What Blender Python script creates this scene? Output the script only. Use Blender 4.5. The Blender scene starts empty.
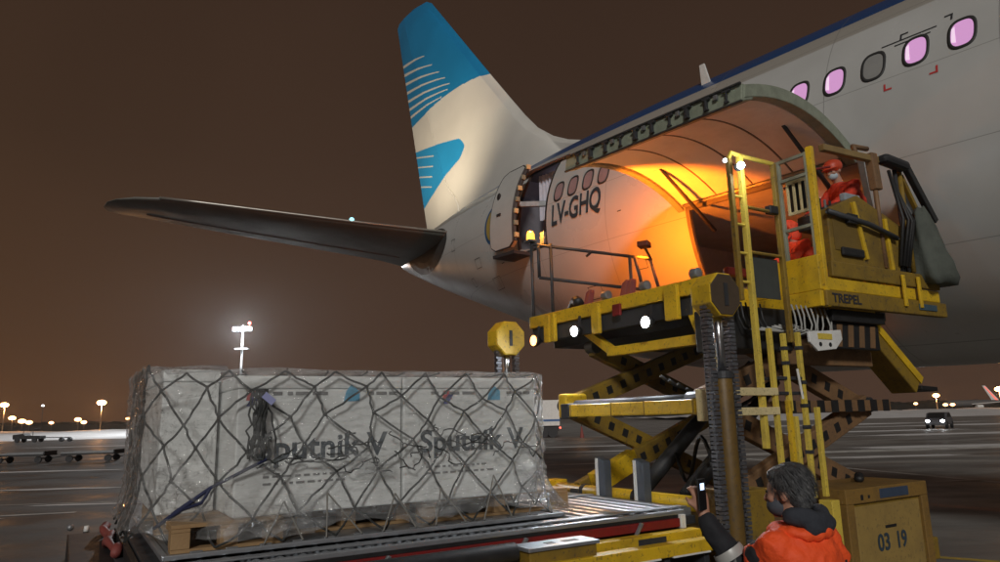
import bpy, bmesh, math, random
from math import sin, cos, pi, sqrt, radians as rad
from mathutils import Vector, Matrix, noise
random.seed(7)
sc = bpy.context.scene
col = sc.collection

# ------------------------------------------------------------------ camera, sky, light
CAMZ = 1.95
cd = bpy.data.cameras.new('camera'); cam = bpy.data.objects.new('camera', cd); col.objects.link(cam)
cd.sensor_width = 36.0; cd.lens = 0.700 * 36.0; cd.clip_start = 0.05; cd.clip_end = 6000
_p, _r = rad(11.07), rad(1.4)
_fw = Vector((0, cos(_p), sin(_p))); _up = Vector((0, -sin(_p), cos(_p))); _rt = Vector((1, 0, 0))
rt2 = cos(_r)*_rt - sin(_r)*_up; up2 = sin(_r)*_rt + cos(_r)*_up
mw = Matrix((rt2, up2, -_fw)).transposed().to_4x4(); mw.translation = (0, 0, CAMZ)
cam.matrix_world = mw
sc.camera = cam

world = bpy.data.worlds.new('World'); sc.world = world; world.use_nodes = True
wn = world.node_tree.nodes; wl = world.node_tree.links; wn.clear()
tc = wn.new('ShaderNodeTexCoord'); sep = wn.new('ShaderNodeSeparateXYZ'); wl.new(tc.outputs['Generated'], sep.inputs[0])
def ramp(nodes, stops):
    r = nodes.new('ShaderNodeValToRGB'); e = r.color_ramp.elements
    e[0].position, e[0].color = stops[0][0], (*stops[0][1], 1); e[1].position, e[1].color = stops[-1][0], (*stops[-1][1], 1)
    for p, c in stops[1:-1]:
        k = e.new(p); k.color = (*c, 1)
    return r
r1 = ramp(wn, [(0.0, (.070, .040, .027)), (.12, (.061, .0345, .023)), (.35, (.047, .0265, .0175)), (.6, (.038, .0215, .0142)), (1, (.034, .0195, .013))])
r2 = ramp(wn, [(0.0, (.098, .044, .019)), (.12, (.078, .038, .018)), (.35, (.052, .028, .0158)), (.6, (.041, .0228, .0145)), (1, (.034, .0195, .013))])
wl.new(sep.outputs['Z'], r1.inputs[0]); wl.new(sep.outputs['Z'], r2.inputs[0])
mr = wn.new('ShaderNodeMapRange'); mr.inputs[1].default_value = -.05; mr.inputs[2].default_value = -.75
wl.new(sep.outputs['X'], mr.inputs[0])
mx = wn.new('ShaderNodeMix'); mx.data_type = 'RGBA'; wl.new(mr.outputs[0], mx.inputs[0]); wl.new(r1.outputs[0], mx.inputs[6]); wl.new(r2.outputs[0], mx.inputs[7])
nz = wn.new('ShaderNodeTexNoise'); nz.inputs['Scale'].default_value = 2.2; nz.inputs['Detail'].default_value = 3
wl.new(tc.outputs['Generated'], nz.inputs['Vector'])
mr2 = wn.new('ShaderNodeMapRange'); mr2.inputs[3].default_value = .82; mr2.inputs[4].default_value = 1.18; wl.new(nz.outputs['Fac'], mr2.inputs[0])
bg = wn.new('ShaderNodeBackground'); wl.new(mx.outputs[2], bg.inputs[0]); wl.new(mr2.outputs[0], bg.inputs[1])
wo = wn.new('ShaderNodeOutputWorld'); wl.new(bg.outputs[0], wo.inputs[0])

sd = bpy.data.lights.new('sun', 'SUN'); sd.energy = 1.5; sd.angle = rad(8); sd.color = (1, .98, .935)
sun = bpy.data.objects.new('sun', sd); col.objects.link(sun)
sun.rotation_euler = Vector((.06, .88, -.43)).to_track_quat('-Z', 'Y').to_euler()

vs = sc.view_settings; vs.view_transform = 'Standard'; vs.look = 'None'; vs.exposure = 0; vs.gamma = 1; vs.use_curve_mapping = False
sc.render.engine = 'CYCLES'

# ------------------------------------------------------------------ materials
MATS = {}
def nodes_of(name):
    m = bpy.data.materials.new(name); m.use_nodes = True
    return m, m.node_tree.nodes, m.node_tree.links, m.node_tree.nodes['Principled BSDF']
def mat(name, c, rough=.5, metal=0., dirt=.35, dscale=4., dcol=None, bump=.0, bscale=60., spec=.5, coat=0., fleck=0.):
    """painted / worn surface: base colour broken by large stains and fine grain"""
    if name in MATS: return MATS[name]
    m, n, l, b = nodes_of(name)
    t = n.new('ShaderNodeTexCoord')
    n1 = n.new('ShaderNodeTexNoise'); n1.inputs['Scale'].default_value = dscale; n1.inputs['Detail'].default_value = 8; n1.inputs['Roughness'].default_value = .65
    l.new(t.outputs['Object'], n1.inputs['Vector'])
    rp = n.new('ShaderNodeMapRange'); rp.inputs[1].default_value = .42; rp.inputs[2].default_value = .72; rp.inputs[4].default_value = dirt
    l.new(n1.outputs['Fac'], rp.inputs[0])
    mxn = n.new('ShaderNodeMix'); mxn.data_type = 'RGBA'
    dc = dcol or tuple(v*.35 for v in c)
    mxn.inputs[6].default_value = (*c, 1); mxn.inputs[7].default_value = (*dc, 1)
    l.new(rp.outputs[0], mxn.inputs[0])
    out = mxn.outputs[2]
    if fleck:
        n3 = n.new('ShaderNodeTexNoise'); n3.inputs['Scale'].default_value = dscale*9; n3.inputs['Detail'].default_value = 4
        l.new(t.outputs['Object'], n3.inputs['Vector'])
        rq = n.new('ShaderNodeMapRange'); rq.inputs[1].default_value = .60; rq.inputs[2].default_value = .66; rq.inputs[4].default_value = fleck
        l.new(n3.outputs['Fac'], rq.inputs[0])
        m3 = n.new('ShaderNodeMix'); m3.data_type = 'RGBA'; l.new(rq.outputs[0], m3.inputs[0]); l.new(out, m3.inputs[6]); m3.inputs[7].default_value = (.05, .04, .035, 1)
        out = m3.outputs[2]
    l.new(out, b.inputs['Base Color'])
    rr = n.new('ShaderNodeMapRange'); rr.inputs[3].default_value = max(.05, rough-.1); rr.inputs[4].default_value = min(1, rough+.18)
    l.new(n1.outputs['Fac'], rr.inputs[0]); l.new(rr.outputs[0], b.inputs['Roughness'])
    b.inputs['Metallic'].default_value = metal; b.inputs['Specular IOR Level'].default_value = spec; b.inputs['Coat Weight'].default_value = coat
    if bump:
        n2 = n.new('ShaderNodeTexNoise'); n2.inputs['Scale'].default_value = bscale; n2.inputs['Detail'].default_value = 4
        l.new(t.outputs['Object'], n2.inputs['Vector'])
        bp = n.new('ShaderNodeBump'); bp.inputs['Strength'].default_value = bump; bp.inputs['Distance'].default_value = .01
        l.new(n2.outputs['Fac'], bp.inputs['Height']); l.new(bp.outputs[0], b.inputs['Normal'])
    MATS[name] = m; return m
def emit(name, c, s):
    if name in MATS: return MATS[name]
    m, n, l, b = nodes_of(name)
    b.inputs['Base Color'].default_value = (*c, 1); b.inputs['Emission Color'].default_value = (*c, 1); b.inputs['Emission Strength'].default_value = s
    MATS[name] = m; return m

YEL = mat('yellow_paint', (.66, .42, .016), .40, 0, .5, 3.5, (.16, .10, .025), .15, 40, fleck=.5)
YELD = mat('shaded_yellow_paint', (.24, .15, .018), .5, 0, .7, 3.0, (.09, .055, .02), .2, 40, fleck=.6)  # yellow with the shade of the loader's unlit sides painted in, plus dirt
TAN = mat('rusty_tan_paint', (.20, .11, .05), .6, 0, .5, 4, (.06, .04, .025), .2, 40, fleck=.5)
LYEL = mat('pale_yellow_paint', (.64, .48, .07), .45, 0, .4, 5, (.28, .2, .05), .1, 50, fleck=.4)
BLK = mat('black_steel', (.012, .012, .013), .5, 0, .4, 6, (.03, .028, .025), .2, 60)
RUB = mat('black_rubber', (.014, .014, .016), .55, 0, .5, 9, (.04, .04, .042), .15, 80)
DGR = mat('dark_grey_steel', (.05, .052, .058), .5, .3, .5, 5, (.02, .02, .02), .2, 50)
GRY = mat('grey_steel', (.24, .25, .26), .4, .5, .5, 5, (.10, .09, .08), .15, 50)
CHR = mat('bright_steel_rod', (.62, .63, .65), .18, 1., .25, 9)
ALU = mat('aluminium_deck', (.46, .49, .53), .36, .75, .55, 3, (.20, .20, .20), .12, 70)
REDP = mat('dark_red_paint', (.20, .012, .012), .42, 0, .5, 5, (.07, .012, .01), .15, 50, fleck=.4)
REDR = mat('faded_red_plastic', (.24, .05, .042), .6, 0, .5, 8, (.16, .06, .05))
WHP = mat('white_paint', (.72, .72, .70), .4, 0, .35, 6, (.4, .38, .34), fleck=.2)
CREAM = mat('cream_paint', (.66, .55, .30), .5, 0, .4, 6, (.3, .24, .1), fleck=.4)
WOOD = mat('raw_pine_wood', (.32, .20, .095), .75, 0, .5, 5, (.24, .14, .06), .3, 45)
BOXW = mat('white_insulated_box', (.84, .86, .85), .5, 0, .3, 3.0, (.68, .70, .68), .1, 25)
INK = mat('print_ink', (.03, .05, .07), .5, 0, .2, 8)
BLUEP = mat('print_blue', (.10, .42, .66), .5, 0, .2, 8)
REDK = mat('print_red', (.55, .05, .05), .5, 0, .2, 8)
NAVY = mat('print_navy', (.03, .05, .30), .5, 0, .2, 8)
CORD = mat('net_cord', (.016, .018, .018), .7, 0, .4, 12, (.07, .07, .06), .4, 200)
CORDL = mat('grey_net_cord', (.20, .19, .17), .7, 0, .4, 12, (.09, .09, .08), .4, 200)
STRAPB = mat('blue_strap', (.02, .026, .075), .6, 0, .3, 12)
SKIN = mat('skin', (.42, .22, .15), .55, 0, .3, 14, (.36, .16, .11))
HAIR = mat('grey_hair', (.055, .057, .062), .6, 0, .8, 22, (.20, .20, .20), .6, 180)
ORJ = mat('orange_workwear', (.95, .10, .018), .65, 0, .5, 7, (.60, .05, .012), .6, 45)
REDJ = mat('red_workwear', (.62, .045, .018), .75, 0, .35, 6, (.34, .025, .012), .35, 30)
BLKJ = mat('black_workwear', (.012, .013, .017), .8, 0, .4, 9, (.03, .03, .034), .35, 40)
NAVYJ = mat('dark_grey_collar', (.03, .034, .045), .85, 0, .4, 14, (.012, .013, .018), .5, 50)
REFL = mat('reflective_tape', (.42, .42, .40), .4, .1, .3, 14)
MASKD = mat('dark_mask', (.075, .085, .105), .8, 0, .2, 9)
MASKW = mat('pale_blue_mask', (.46, .55, .60), .8, 0, .2, 9)
BAG = mat('grey_green_canvas', (.085, .095, .08), .85, 0, .5, 5, (.04, .045, .04), .5, 30)
LINER = mat('white_door_liner', (.84, .79, .72), .5, 0, .35, 2.0, (.46, .42, .36), .08, 20)
HOLD = mat('hold_lining', (.42, .43, .43), .6, 0, .4, 3, (.2, .2, .19))
SEAL = mat('dark_seal', (.03, .03, .03), .6)
PRIMER = mat('grey_green_primer', (.25, .28, .21), .5, 0, .5, 6, (.10, .11, .09), .15, 40, fleck=.3)
SNOW = mat('dirty_snow', (.60, .60, .60), .8, 0, .5, .25, (.36, .34, .31), .5, 3)
TREE = mat('dark_tree_mass', (.018, .016, .012), .9, 0, .4, .3)
L_WHITE = emit('white_lamp', (.95, .97, 1), 30)
L_WARM = emit('warm_lamp', (1, .42, .14), 5)
L_AMB = emit('amber_beacon', (1, .42, .04), 4)
L_SOD = emit('sodium_lamp', (1, .42, .12), 40)
L_SOD2 = emit('weak_sodium_lamp', (1, .45, .18), 9)
L_FLOOD = emit('flood_lamp', (.93, .97, 1), 60)
L_SCR = emit('phone_screen', (.55, .72, 1), 1.6)
L_RED = emit('red_lamp', (1, .08, .05), 6)
L_SMALL = emit('small_white_lamp', (.9, .95, 1), 12)

# ------------------------------------------------------------------ mesh builder
class MB:
    def __init__(s): s.v = []; s.f = []
    def add(s, vs, fs):
        o = len(s.v); s.v += [tuple(p) for p in vs]; s.f += [tuple(i+o for i in f) for f in fs]; return s
    def box(s, a, b):
        x0, y0, z0 = a; x1, y1, z1 = b
        return s.add([(x0,y0,z0),(x1,y0,z0),(x1,y1,z0),(x0,y1,z0),(x0,y0,z1),(x1,y0,z1),(x1,y1,z1),(x0,y1,z1)],
                     [(0,3,2,1),(4,5,6,7),(0,1,5,4),(1,2,6,5),(2,3,7,6),(3,0,4,7)])
    def beam(s, p, q, w, h, up=(0,0,1)):
        """rectangular bar from p to q: h along up, w across"""
        p = Vector(p); q = Vector(q); d = (q-p).normalized(); u = Vector(up)
        if abs(d.dot(u)) > .98: u = Vector((1,0,0))
        sdv = d.cross(u).normalized()*w/2; u = sdv.cross(d).normalized()*h/2
        vs = [c+a*sdv+b*u for c in (p, q) for a, b in ((-1,-1),(1,-1),(1,1),(-1,1))]
        return s.add(vs, [(3,2,1,0),(4,5,6,7),(0,1,5,4),(1,2,6,5),(2,3,7,6),(3,0,4,7)])
    def tube(s, pts, r, n=8, caps=True):
        pts = [Vector(p) for p in pts]; rs = r if isinstance(r, (list, tuple)) else [r]*len(pts)
        t0 = (pts[1]-pts[0]).normalized(); u = Vector((0,0,1)) if abs(t0.z) < .9 else Vector((1,0,0))
        u = (u - t0*u.dot(t0)).normalized(); vs = []
        for i, p in enumerate(pts):
            t = (pts[min(i+1, len(pts)-1)]-pts[max(i-1, 0)]).normalized()
            u = (u - t*u.dot(t)).normalized(); w = t.cross(u)
            for k in range(n):
                a = 2*pi*k/n; vs.append(p + (u*cos(a)+w*sin(a))*rs[i])
        fs = [(i*n+k, i*n+(k+1)%n, (i+1)*n+(k+1)%n, (i+1)*n+k) for i in range(len(pts)-1) for k in range(n)]
        if caps: fs += [tuple(range(n-1,-1,-1)), tuple(range((len(pts)-1)*n, len(pts)*n))]
        return s.add(vs, fs)
    def loft(s, rings, caps=True):
        n = len(rings[0]); vs = [p for r in rings for p in r]
        fs = [(i*n+k, i*n+(k+1)%n, (i+1)*n+(k+1)%n, (i+1)*n+k) for i in range(len(rings)-1) for k in range(n)]
        if caps: fs += [tuple(range(n-1,-1,-1)), tuple(range((len(rings)-1)*n, len(rings)*n))]
        return s.add(vs, fs)
    def prism(s, poly, off):
        """polygon (list of 3-D points) pushed along off"""
        off = Vector(off); n = len(poly); a = [Vector(p) for p in poly]
        vs = a + [p+off for p in a]
        return s.add(vs, [tuple(range(n-1,-1,-1)), tuple(range(n, 2*n))] + [(k, (k+1)%n, n+(k+1)%n, n+k) for k in range(n)])
    def ball(s, c, r, n=12, m=8):
        r = (r, r, r) if not isinstance(r, (list, tuple)) else r; c = Vector(c); rings = []
        for i in range(m+1):
            t = -pi/2+pi*i/m; k = max(cos(t), .02)
            rings.append([c+Vector((r[0]*k*cos(2*pi*j/n), r[1]*k*sin(2*pi*j/n), r[2]*sin(t))) for j in range(n)])
        return s.loft(rings)
    def build(s, name, m, parent=None, smooth=False, bevel=0, link=True):
        me = bpy.data.meshes.new(name); me.from_pydata(s.v, [], s.f); me.validate()
        bm = bmesh.new(); bm.from_mesh(me); bmesh.ops.recalc_face_normals(bm, faces=bm.faces); bm.to_mesh(me); bm.free()
        if m: me.materials.append(m)
        o = bpy.data.objects.new(name, me); col.objects.link(o)
        if smooth:
            for p in me.polygons: p.use_smooth = True
        if parent: o.parent = parent
        if bevel:
            bv = o.modifiers.new('bevel', 'BEVEL'); bv.width = bevel; bv.segments = 2; bv.limit_method = 'ANGLE'; bv.angle_limit = rad(40)
        return o
def B(a, b): return MB().box(a, b)
def part(name, m, parent, a, b, bevel=.006): return B(a, b).build(name, m, parent, bevel=bevel)
def tag(o, label, cat, group=None):
    o['label'] = label; o['category'] = cat
    if group: o['group'] = group
    return o
def struct(o): o['kind'] = 'structure'; return o
def root(name, label, cat, loc=(0,0,0), rz=0, group=None):
    o = bpy.data.objects.new(name, None); col.objects.link(o); o.location = loc; o.rotation_euler = (0,0,rz); o.empty_display_size = .2
    return tag(o, label, cat, group)
def text_mesh(s, size, bold=.012):
    c = bpy.data.curves.new('txt', 'FONT'); c.body = s; c.size = size; c.resolution_u = 4; c.offset = bold*size/.25*.5
    o = bpy.data.objects.new('txt', c); col.objects.link(o); bpy.context.view_layer.update()
    me = bpy.data.meshes.new_from_object(o); vs = [tuple(v.co) for v in me.vertices]; fs = [tuple(p.vertices) for p in me.polygons]
    bpy.data.objects.remove(o); bpy.data.curves.remove(c)
    return vs, fs
def text_part(name, s, size, m, parent, fn, width=None):
    """flat lettering laid on a surface: fn maps text x, y to a point"""
    vs, fs = text_mesh(s, size)
    x0 = min(v[0] for v in vs); x1 = max(v[0] for v in vs); k = (width/(x1-x0)) if width else 1
    b = MB(); b.add([fn((v[0]-x0)*k, v[1]) for v in vs], fs)
    return b.build(name, m, parent)
def lamp(name, kind, parent, loc, power, c, size=.05, aim=None, angle=120, blend=.6):
    d = bpy.data.lights.new(name, kind); d.energy = power; d.color = c; d.shadow_soft_size = size
    o = bpy.data.objects.new(name, d); col.objects.link(o); o.parent = parent; o.location = loc
    if kind == 'SPOT': d.spot_size = rad(angle); d.spot_blend = blend
    if aim is not None: o.rotation_euler = (Vector(aim)-Vector(loc)).to_track_quat('-Z', 'Y').to_euler()
    return o
def copy_tree(o, parent=None):
    c = o.copy(); col.objects.link(c); c.parent = parent
    for ch in list(o.children): copy_tree(ch, c)
    return c

# ------------------------------------------------------------------ ground
def ground_material():
    m, n, l, b = nodes_of('wet_apron')
    t = n.new('ShaderNodeTexCoord')
    def noise_(sc_, det=6, vec=None, ro=.6):
        q = n.new('ShaderNodeTexNoise'); q.inputs['Scale'].default_value = sc_; q.inputs['Detail'].default_value = det; q.inputs['Roughness'].default_value = ro
        l.new(vec or t.outputs['Object'], q.inputs['Vector']); return q.outputs['Fac']
    mp = n.new('ShaderNodeMapping'); mp.inputs['Rotation'].default_value = (0, 0, rad(-12)); mp.inputs['Scale'].default_value = (.30, 1, 1); l.new(t.outputs['Object'], mp.inputs[0])
    big = noise_(.35, 5); fine = noise_(9, 6); st = noise_(.5, 7, mp.outputs[0], .62)
    def mrange(src, a, b_, c=0, d=1):
        q = n.new('ShaderNodeMapRange'); q.inputs[1].default_value = a; q.inputs[2].default_value = b_; q.inputs[3].default_value = c; q.inputs[4].default_value = d; l.new(src, q.inputs[0]); return q.outputs[0]
    def mix(f, a, c):
        q = n.new('ShaderNodeMix'); q.data_type = 'RGBA'; l.new(f, q.inputs[0])
        for s_, k in ((a, 6), (c, 7)):
            if isinstance(s_, tuple): q.inputs[k].default_value = (*s_, 1)
            else: l.new(s_, q.inputs[k])
        return q.outputs[2]
    c0 = mix(mrange(big, .35, .65), (.046, .045, .045), (.078, .076, .073))
    c1 = mix(mrange(fine, .4, .7, 0, .5), c0, (.09, .085, .08))
    # dusty snow blown into streaks over the open apron
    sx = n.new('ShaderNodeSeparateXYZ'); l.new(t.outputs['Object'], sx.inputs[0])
    # snow dust thickened right of the loader, also painting in brighter-lit ground there
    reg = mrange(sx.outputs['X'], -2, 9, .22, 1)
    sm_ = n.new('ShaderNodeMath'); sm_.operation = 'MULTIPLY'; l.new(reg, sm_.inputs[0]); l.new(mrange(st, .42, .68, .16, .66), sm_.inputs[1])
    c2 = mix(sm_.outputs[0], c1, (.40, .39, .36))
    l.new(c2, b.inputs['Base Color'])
    l.new(mrange(big, .38, .6, .40, .72), b.inputs['Roughness'])
    bp = n.new('ShaderNodeBump'); bp.inputs['Strength'].default_value = .25; bp.inputs['Distance'].default_value = .02
    l.new(fine, bp.inputs['Height']); l.new(bp.outputs[0], b.inputs['Normal'])
    return m
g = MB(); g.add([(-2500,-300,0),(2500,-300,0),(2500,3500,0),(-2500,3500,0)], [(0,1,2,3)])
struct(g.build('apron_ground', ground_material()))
def strip(name, p, q, w, m, z=.004):
    p = Vector(p); q = Vector(q); d = (q-p).normalized(); s_ = Vector((-d.y, d.x))*w/2
    b = MB(); N = 24; vs = []
    for i in range(N+1):
        c = p.lerp(q, i/N); vs += [(c.x-s_.x, c.y-s_.y, z), (c.x+s_.x, c.y+s_.y, z)]
    b.add(vs, [(2*i, 2*i+1, 2*i+3, 2*i+2) for i in range(N)])
    return struct(b.build(name, m))
PW = mat('worn_white_marking', (.55, .55, .52), .6, 0, .8, 1.5, (.10, .095, .09))
PY = mat('worn_yellow_marking', (.50, .36, .06), .6, 0, .7, 2.0, (.10, .08, .05))
strip('white_apron_line', (10.3, 30.6), (15.5, 7.2), .28, PW)
strip('white_apron_line', (8, 33.5), (40, 36.5), 1.6, PW)
strip('yellow_apron_line', (3.5, 11.3), (8.2, 8.2), .16, PY)
strip('white_apron_line', (-14.5, 19.2), (-10.4, 19.5), .12, PW)
strip('white_apron_line', (-16, 15.9), (-10.2, 17.3), .22, PW)
# snow field beyond the apron
def bank(name, x0, x1, y0, y1, h, seed, nx=140, ny=10):
    b = MB(); vs = []
    for j in range(ny+1):
        for i in range(nx+1):
            x = x0+(x1-x0)*i/nx; y = y0+(y1-y0)*j/ny; t = j/ny
            e = sin(pi*min(t*1.6, .5)) if t < .5 else 1
            z = .01 + h*e*(.55+.9*noise.noise((x*.05, y*.03, seed))+.35*noise.noise((x*.21, y*.1, seed+4))) if j else .006
            vs.append((x, y+3*noise.noise((x*.03, seed, t*3)), max(z, .006)))
    b.add(vs, [(j*(nx+1)+i, j*(nx+1)+i+1, (j+1)*(nx+1)+i+1, (j+1)*(nx+1)+i) for j in range(ny) for i in range(nx)])
    return struct(b.build(name, SNOW, smooth=True))
bank('snow_field', -420, -20, 128, 330, 1.5, 1.2)
bank('snow_field', 55, 420, 150, 330, 1.3, 5.2)
rs = random.Random(21)
def patch(x, y, lx, ly, seed):
    b = MB(); N = 64; vs = [(x, y, .022)]
    for rr, z in ((.55, .02), (1, .004)):
        for k in range(N):
            a = 2*pi*k/N; f = rr*(1+.45*noise.noise((cos(a)*1.7, sin(a)*1.7, seed))+.3*noise.noise((cos(a)*6, sin(a)*6, seed+3)))
            vs.append((x+lx*f*cos(a), y+ly*f*sin(a)+.04*lx*f*cos(a), z))
    b.add(vs, [(0, 1+k, 1+(k+1) % N) for k in range(N)]+[(1+k, 1+N+k, 1+N+(k+1) % N, 1+(k+1) % N) for k in range(N)])
    return struct(b.build('snow_patch', SNOW, smooth=True))
for x, y, lx, ly in ((16, 30, 3.2, .5), (24, 37, 6, 1.1), (38, 54, 12, 1.8), (22, 25.5, 1.8, .3), (12.2, 19.5, .7, .10), (13.6, 18.6, .5, .08), (30, 64, 12, 1.4), (60, 80, 20, 3.0), (44, 96, 18, 3.4),
                     (-11, 19.0, 1.4, .12), (-14.5, 24, 2.2, .25), (-22, 34, 4.0, .35), (-12.5, 16.4, 1.0, .10), (-30, 60, 8, .8), (-40, 78, 12, 1.2), (3, 40, 6, .5), (7.5, 47, 7, .6), (5, 30, 3, .25)):
    patch(x, y, lx, ly, rs.random()*50)
# tree line on the horizon
tb = MB(); vs = []; N = 700
for i in range(N+1):
    x = -900+1800*i/N
    h = 6.5+4.0*noise.noise((x*.012, 1.3, 0))+2.2*noise.noise((x*.09, 2.3, 0))+1.3*noise.noise((x*.4, 3.3, 0))
    for dy, k in ((0, 0), (0, .75), (4, 1), (18, .9), (18, 0)): vs.append((x, 560+dy, h*k))
tb.add(vs, [(i*5+k, (i+1)*5+k, (i+1)*5+k+1, i*5+k+1) for i in range(N) for k in range(4)])
t_ = tb.build('tree_line', TREE); t_['kind'] = 'stuff'; t_['label'] = 'dark line of far trees along the horizon'; t_['category'] = 'trees'

# ------------------------------------------------------------------ airliner (s tailward, l to its right side, z up, from the fuselage axis)
air = root('airliner', 'white and blue wide-body airliner with open cargo door and blue swept tail', 'airplane')
_ap = rad(1.0); _a = rad(37.19)
Tv = Vector((-sin(_a)*cos(_ap), cos(_a)*cos(_ap), sin(_ap))); Lv = Vector((-cos(_a), -sin(_a), 0)); Zv = Tv.cross(Lv)
am = Matrix((Tv, Lv, Zv)).transposed().to_4x4(); am.translation = (6.5385, 11.1595, 5.424); air.matrix_world = am
R0 = 2.82
PROF = [(-40, 3.0, -2.84, 2.82), (1.5, 3.0, -2.84, 2.82), (3, 3.0, -2.76, 2.81), (5, 2.97, -2.45, 2.72), (7, 2.90, -1.92, 2.52), (9, 2.76, -1.25, 2.2),
        (11, 2.6, -.55, 1.8), (13, 2.35, .15, 1.35), (15, 2.0, .92, .85), (16.1, 1.72, 1.34, .30)]
def prof(s):
    P = PROF
    for i in range(len(P)-1):
        if s <= P[i+1][0] or i == len(P)-2: break
    p0, p1, p2, p3 = P[max(i-1, 0)], P[i], P[i+1], P[min(i+2, len(P)-1)]
    h = p2[0]-p1[0]; t = max(0, min(1, (s-p1[0])/h)); o = []
    for k in (1, 2, 3):
        m1 = (p2[k]-p0[k])/max(p2[0]-p0[0], .01)*h if p1 is not p0 else (p2[k]-p1[k])
        m2 = (p3[k]-p1[k])/max(p3[0]-p1[0], .01)*h if p3 is not p2 else (p2[k]-p1[k])
        o.append((2*t**3-3*t*t+1)*p1[k]+(t**3-2*t*t+t)*m1+(-2*t**3+3*t*t)*p2[k]+(t**3-t*t)*m2)
    return o
def skin_l(s, z, e=0.):
    zt, zb, w = prof(s); c = (zt+zb)/2; h = (zt-zb)/2
    return w*sqrt(max(0, 1-((z-c)/h)**2))+e
def fuselage_material():
    m, n, l, b = nodes_of('airliner_skin')
    t = n.new('ShaderNodeTexCoord'); sp = n.new('ShaderNodeSeparateXYZ'); l.new(t.outputs['Object'], sp.inputs[0])
    q = n.new('ShaderNodeTexNoise'); q.inputs['Scale'].default_value = .9; q.inputs['Detail'].default_value = 6; l.new(t.outputs['Object'], q.inputs['Vector'])
    def mrange(src, a, c, d=0, e=1):
        k = n.new('ShaderNodeMapRange'); k.inputs[1].default_value = a; k.inputs[2].default_value = c; k.inputs[3].default_value = d; k.inputs[4].default_value = e; l.new(src, k.inputs[0]); return k.outputs[0]
    def mix(f, a, c):
        k = n.new('ShaderNodeMix'); k.data_type = 'RGBA'; l.new(f, k.inputs[0])
        for s_, i in ((a, 6), (c, 7)):
            if isinstance(s_, tuple): k.inputs[i].default_value = (*s_, 1)
            else: l.new(s_, k.inputs[i])
        return k.outputs[2]
    c0 = mix(mrange(q.outputs['Fac'], .35, .7, 0, .5), (.52, .525, .51), (.39, .39, .375))
    # blue crown stripe
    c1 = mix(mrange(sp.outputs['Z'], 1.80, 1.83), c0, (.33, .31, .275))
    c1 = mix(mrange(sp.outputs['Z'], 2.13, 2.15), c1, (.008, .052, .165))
    # panel joints, circumferential every 2.13 m and a few lap joints
    def line(src, period, w, off=0):
        a = n.new('ShaderNodeMath'); a.operation = 'ADD'; a.inputs[1].default_value = off+1000*period; l.new(src, a.inputs[0])
        k = n.new('ShaderNodeMath'); k.operation = 'MODULO'; k.inputs[1].default_value = period; l.new(a.outputs[0], k.inputs[0])
        c = n.new('ShaderNodeMath'); c.operation = 'LESS_THAN'; c.inputs[1].default_value = w; l.new(k.outputs[0], c.inputs[0]); return c.outputs[0]
    mxm = n.new('ShaderNodeMath'); mxm.operation = 'MAXIMUM'; l.new(line(sp.outputs['X'], 2.13, .012, .4), mxm.inputs[0]); l.new(line(sp.outputs['Z'], 1.12, .010, .35), mxm.inputs[1])
    sc_ = n.new('ShaderNodeMath'); sc_.operation = 'MULTIPLY'; sc_.inputs[1].default_value = .6; l.new(mxm.outputs[0], sc_.inputs[0])
    c2 = mix(sc_.outputs[0], c1, (.16, .16, .15))
    l.new(c2, b.inputs['Base Color'])
    l.new(mrange(q.outputs['Fac'], .3, .7, .24, .42), b.inputs['Roughness'])
    q2 = n.new('ShaderNodeTexNoise'); q2.inputs['Scale'].default_value = 1.6; q2.inputs['Detail'].default_value = 2; l.new(t.outputs['Object'], q2.inputs['Vector'])
    bp = n.new('ShaderNodeBump'); bp.inputs['Strength'].default_value = .22; bp.inputs['Distance'].default_value = .03; l.new(q2.outputs['Fac'], bp.inputs['Height']); l.new(bp.outputs[0], b.inputs['Normal'])
    return m
SKINM = fuselage_material()
# openings: cargo door and aft cabin door
CS0, CS1, CZ0, CZ1 = -.8, 1.95, -1.95, -.25
DS0, DS1, DZ0, DZ1 = 5.72, 6.75, -.05, 1.85
ss = sorted(set([-40, -30, -20] + [round(-14+.5*i, 3) for i in range(61)] + [CS0, CS1, DS0, DS1, 16.1]))
ss = [s for i, s in enumerate(ss) if s in (CS0, CS1, DS0, DS1) or not any(abs(s-x) < .12 for x in (CS0, CS1, DS0, DS1))]
def th(z, s): zt, zb, w = prof(s); return math.asin((z-(zt+zb)/2)/((zt-zb)/2))
tcut = [th(CZ0, 0), th(CZ1, 0), th(DZ0, 6.2), th(DZ1, 6.2)]
ths = [-pi+2*pi*i/96 for i in range(96)]
ths = sorted([t for t in ths if not any(abs(t-c) < .045 for c in tcut)] + tcut)
fb = MB(); vs = []
for s in ss:
    zt, zb, w = prof(s); c = (zt+zb)/2; h = (zt-zb)/2
    vs += [(s, w*cos(t), c+h*sin(t)) for t in ths]
n = len(ths); fs = []
for i in range(len(ss)-1):
    for k in range(n):
        sm = (ss[i]+ss[i+1])/2; t1 = ths[k]; t2 = ths[(k+1) % n]; tm = (t1+t2)/2 if k < n-1 else pi
        if CS0 < sm < CS1 and tcut[0] < tm < tcut[1]: continue
        if DS0 < sm < DS1 and tcut[2] < tm < tcut[3]: continue
        fs.append((i*n+k, i*n+(k+1) % n, (i+1)*n+(k+1) % n, (i+1)*n+k))
fs.append(tuple(range((len(ss)-1)*n, len(ss)*n))); fs.append(tuple(range(n)))
fb.add(vs, fs); fus = fb.build('fuselage', SKINM, air, smooth=True)

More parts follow.
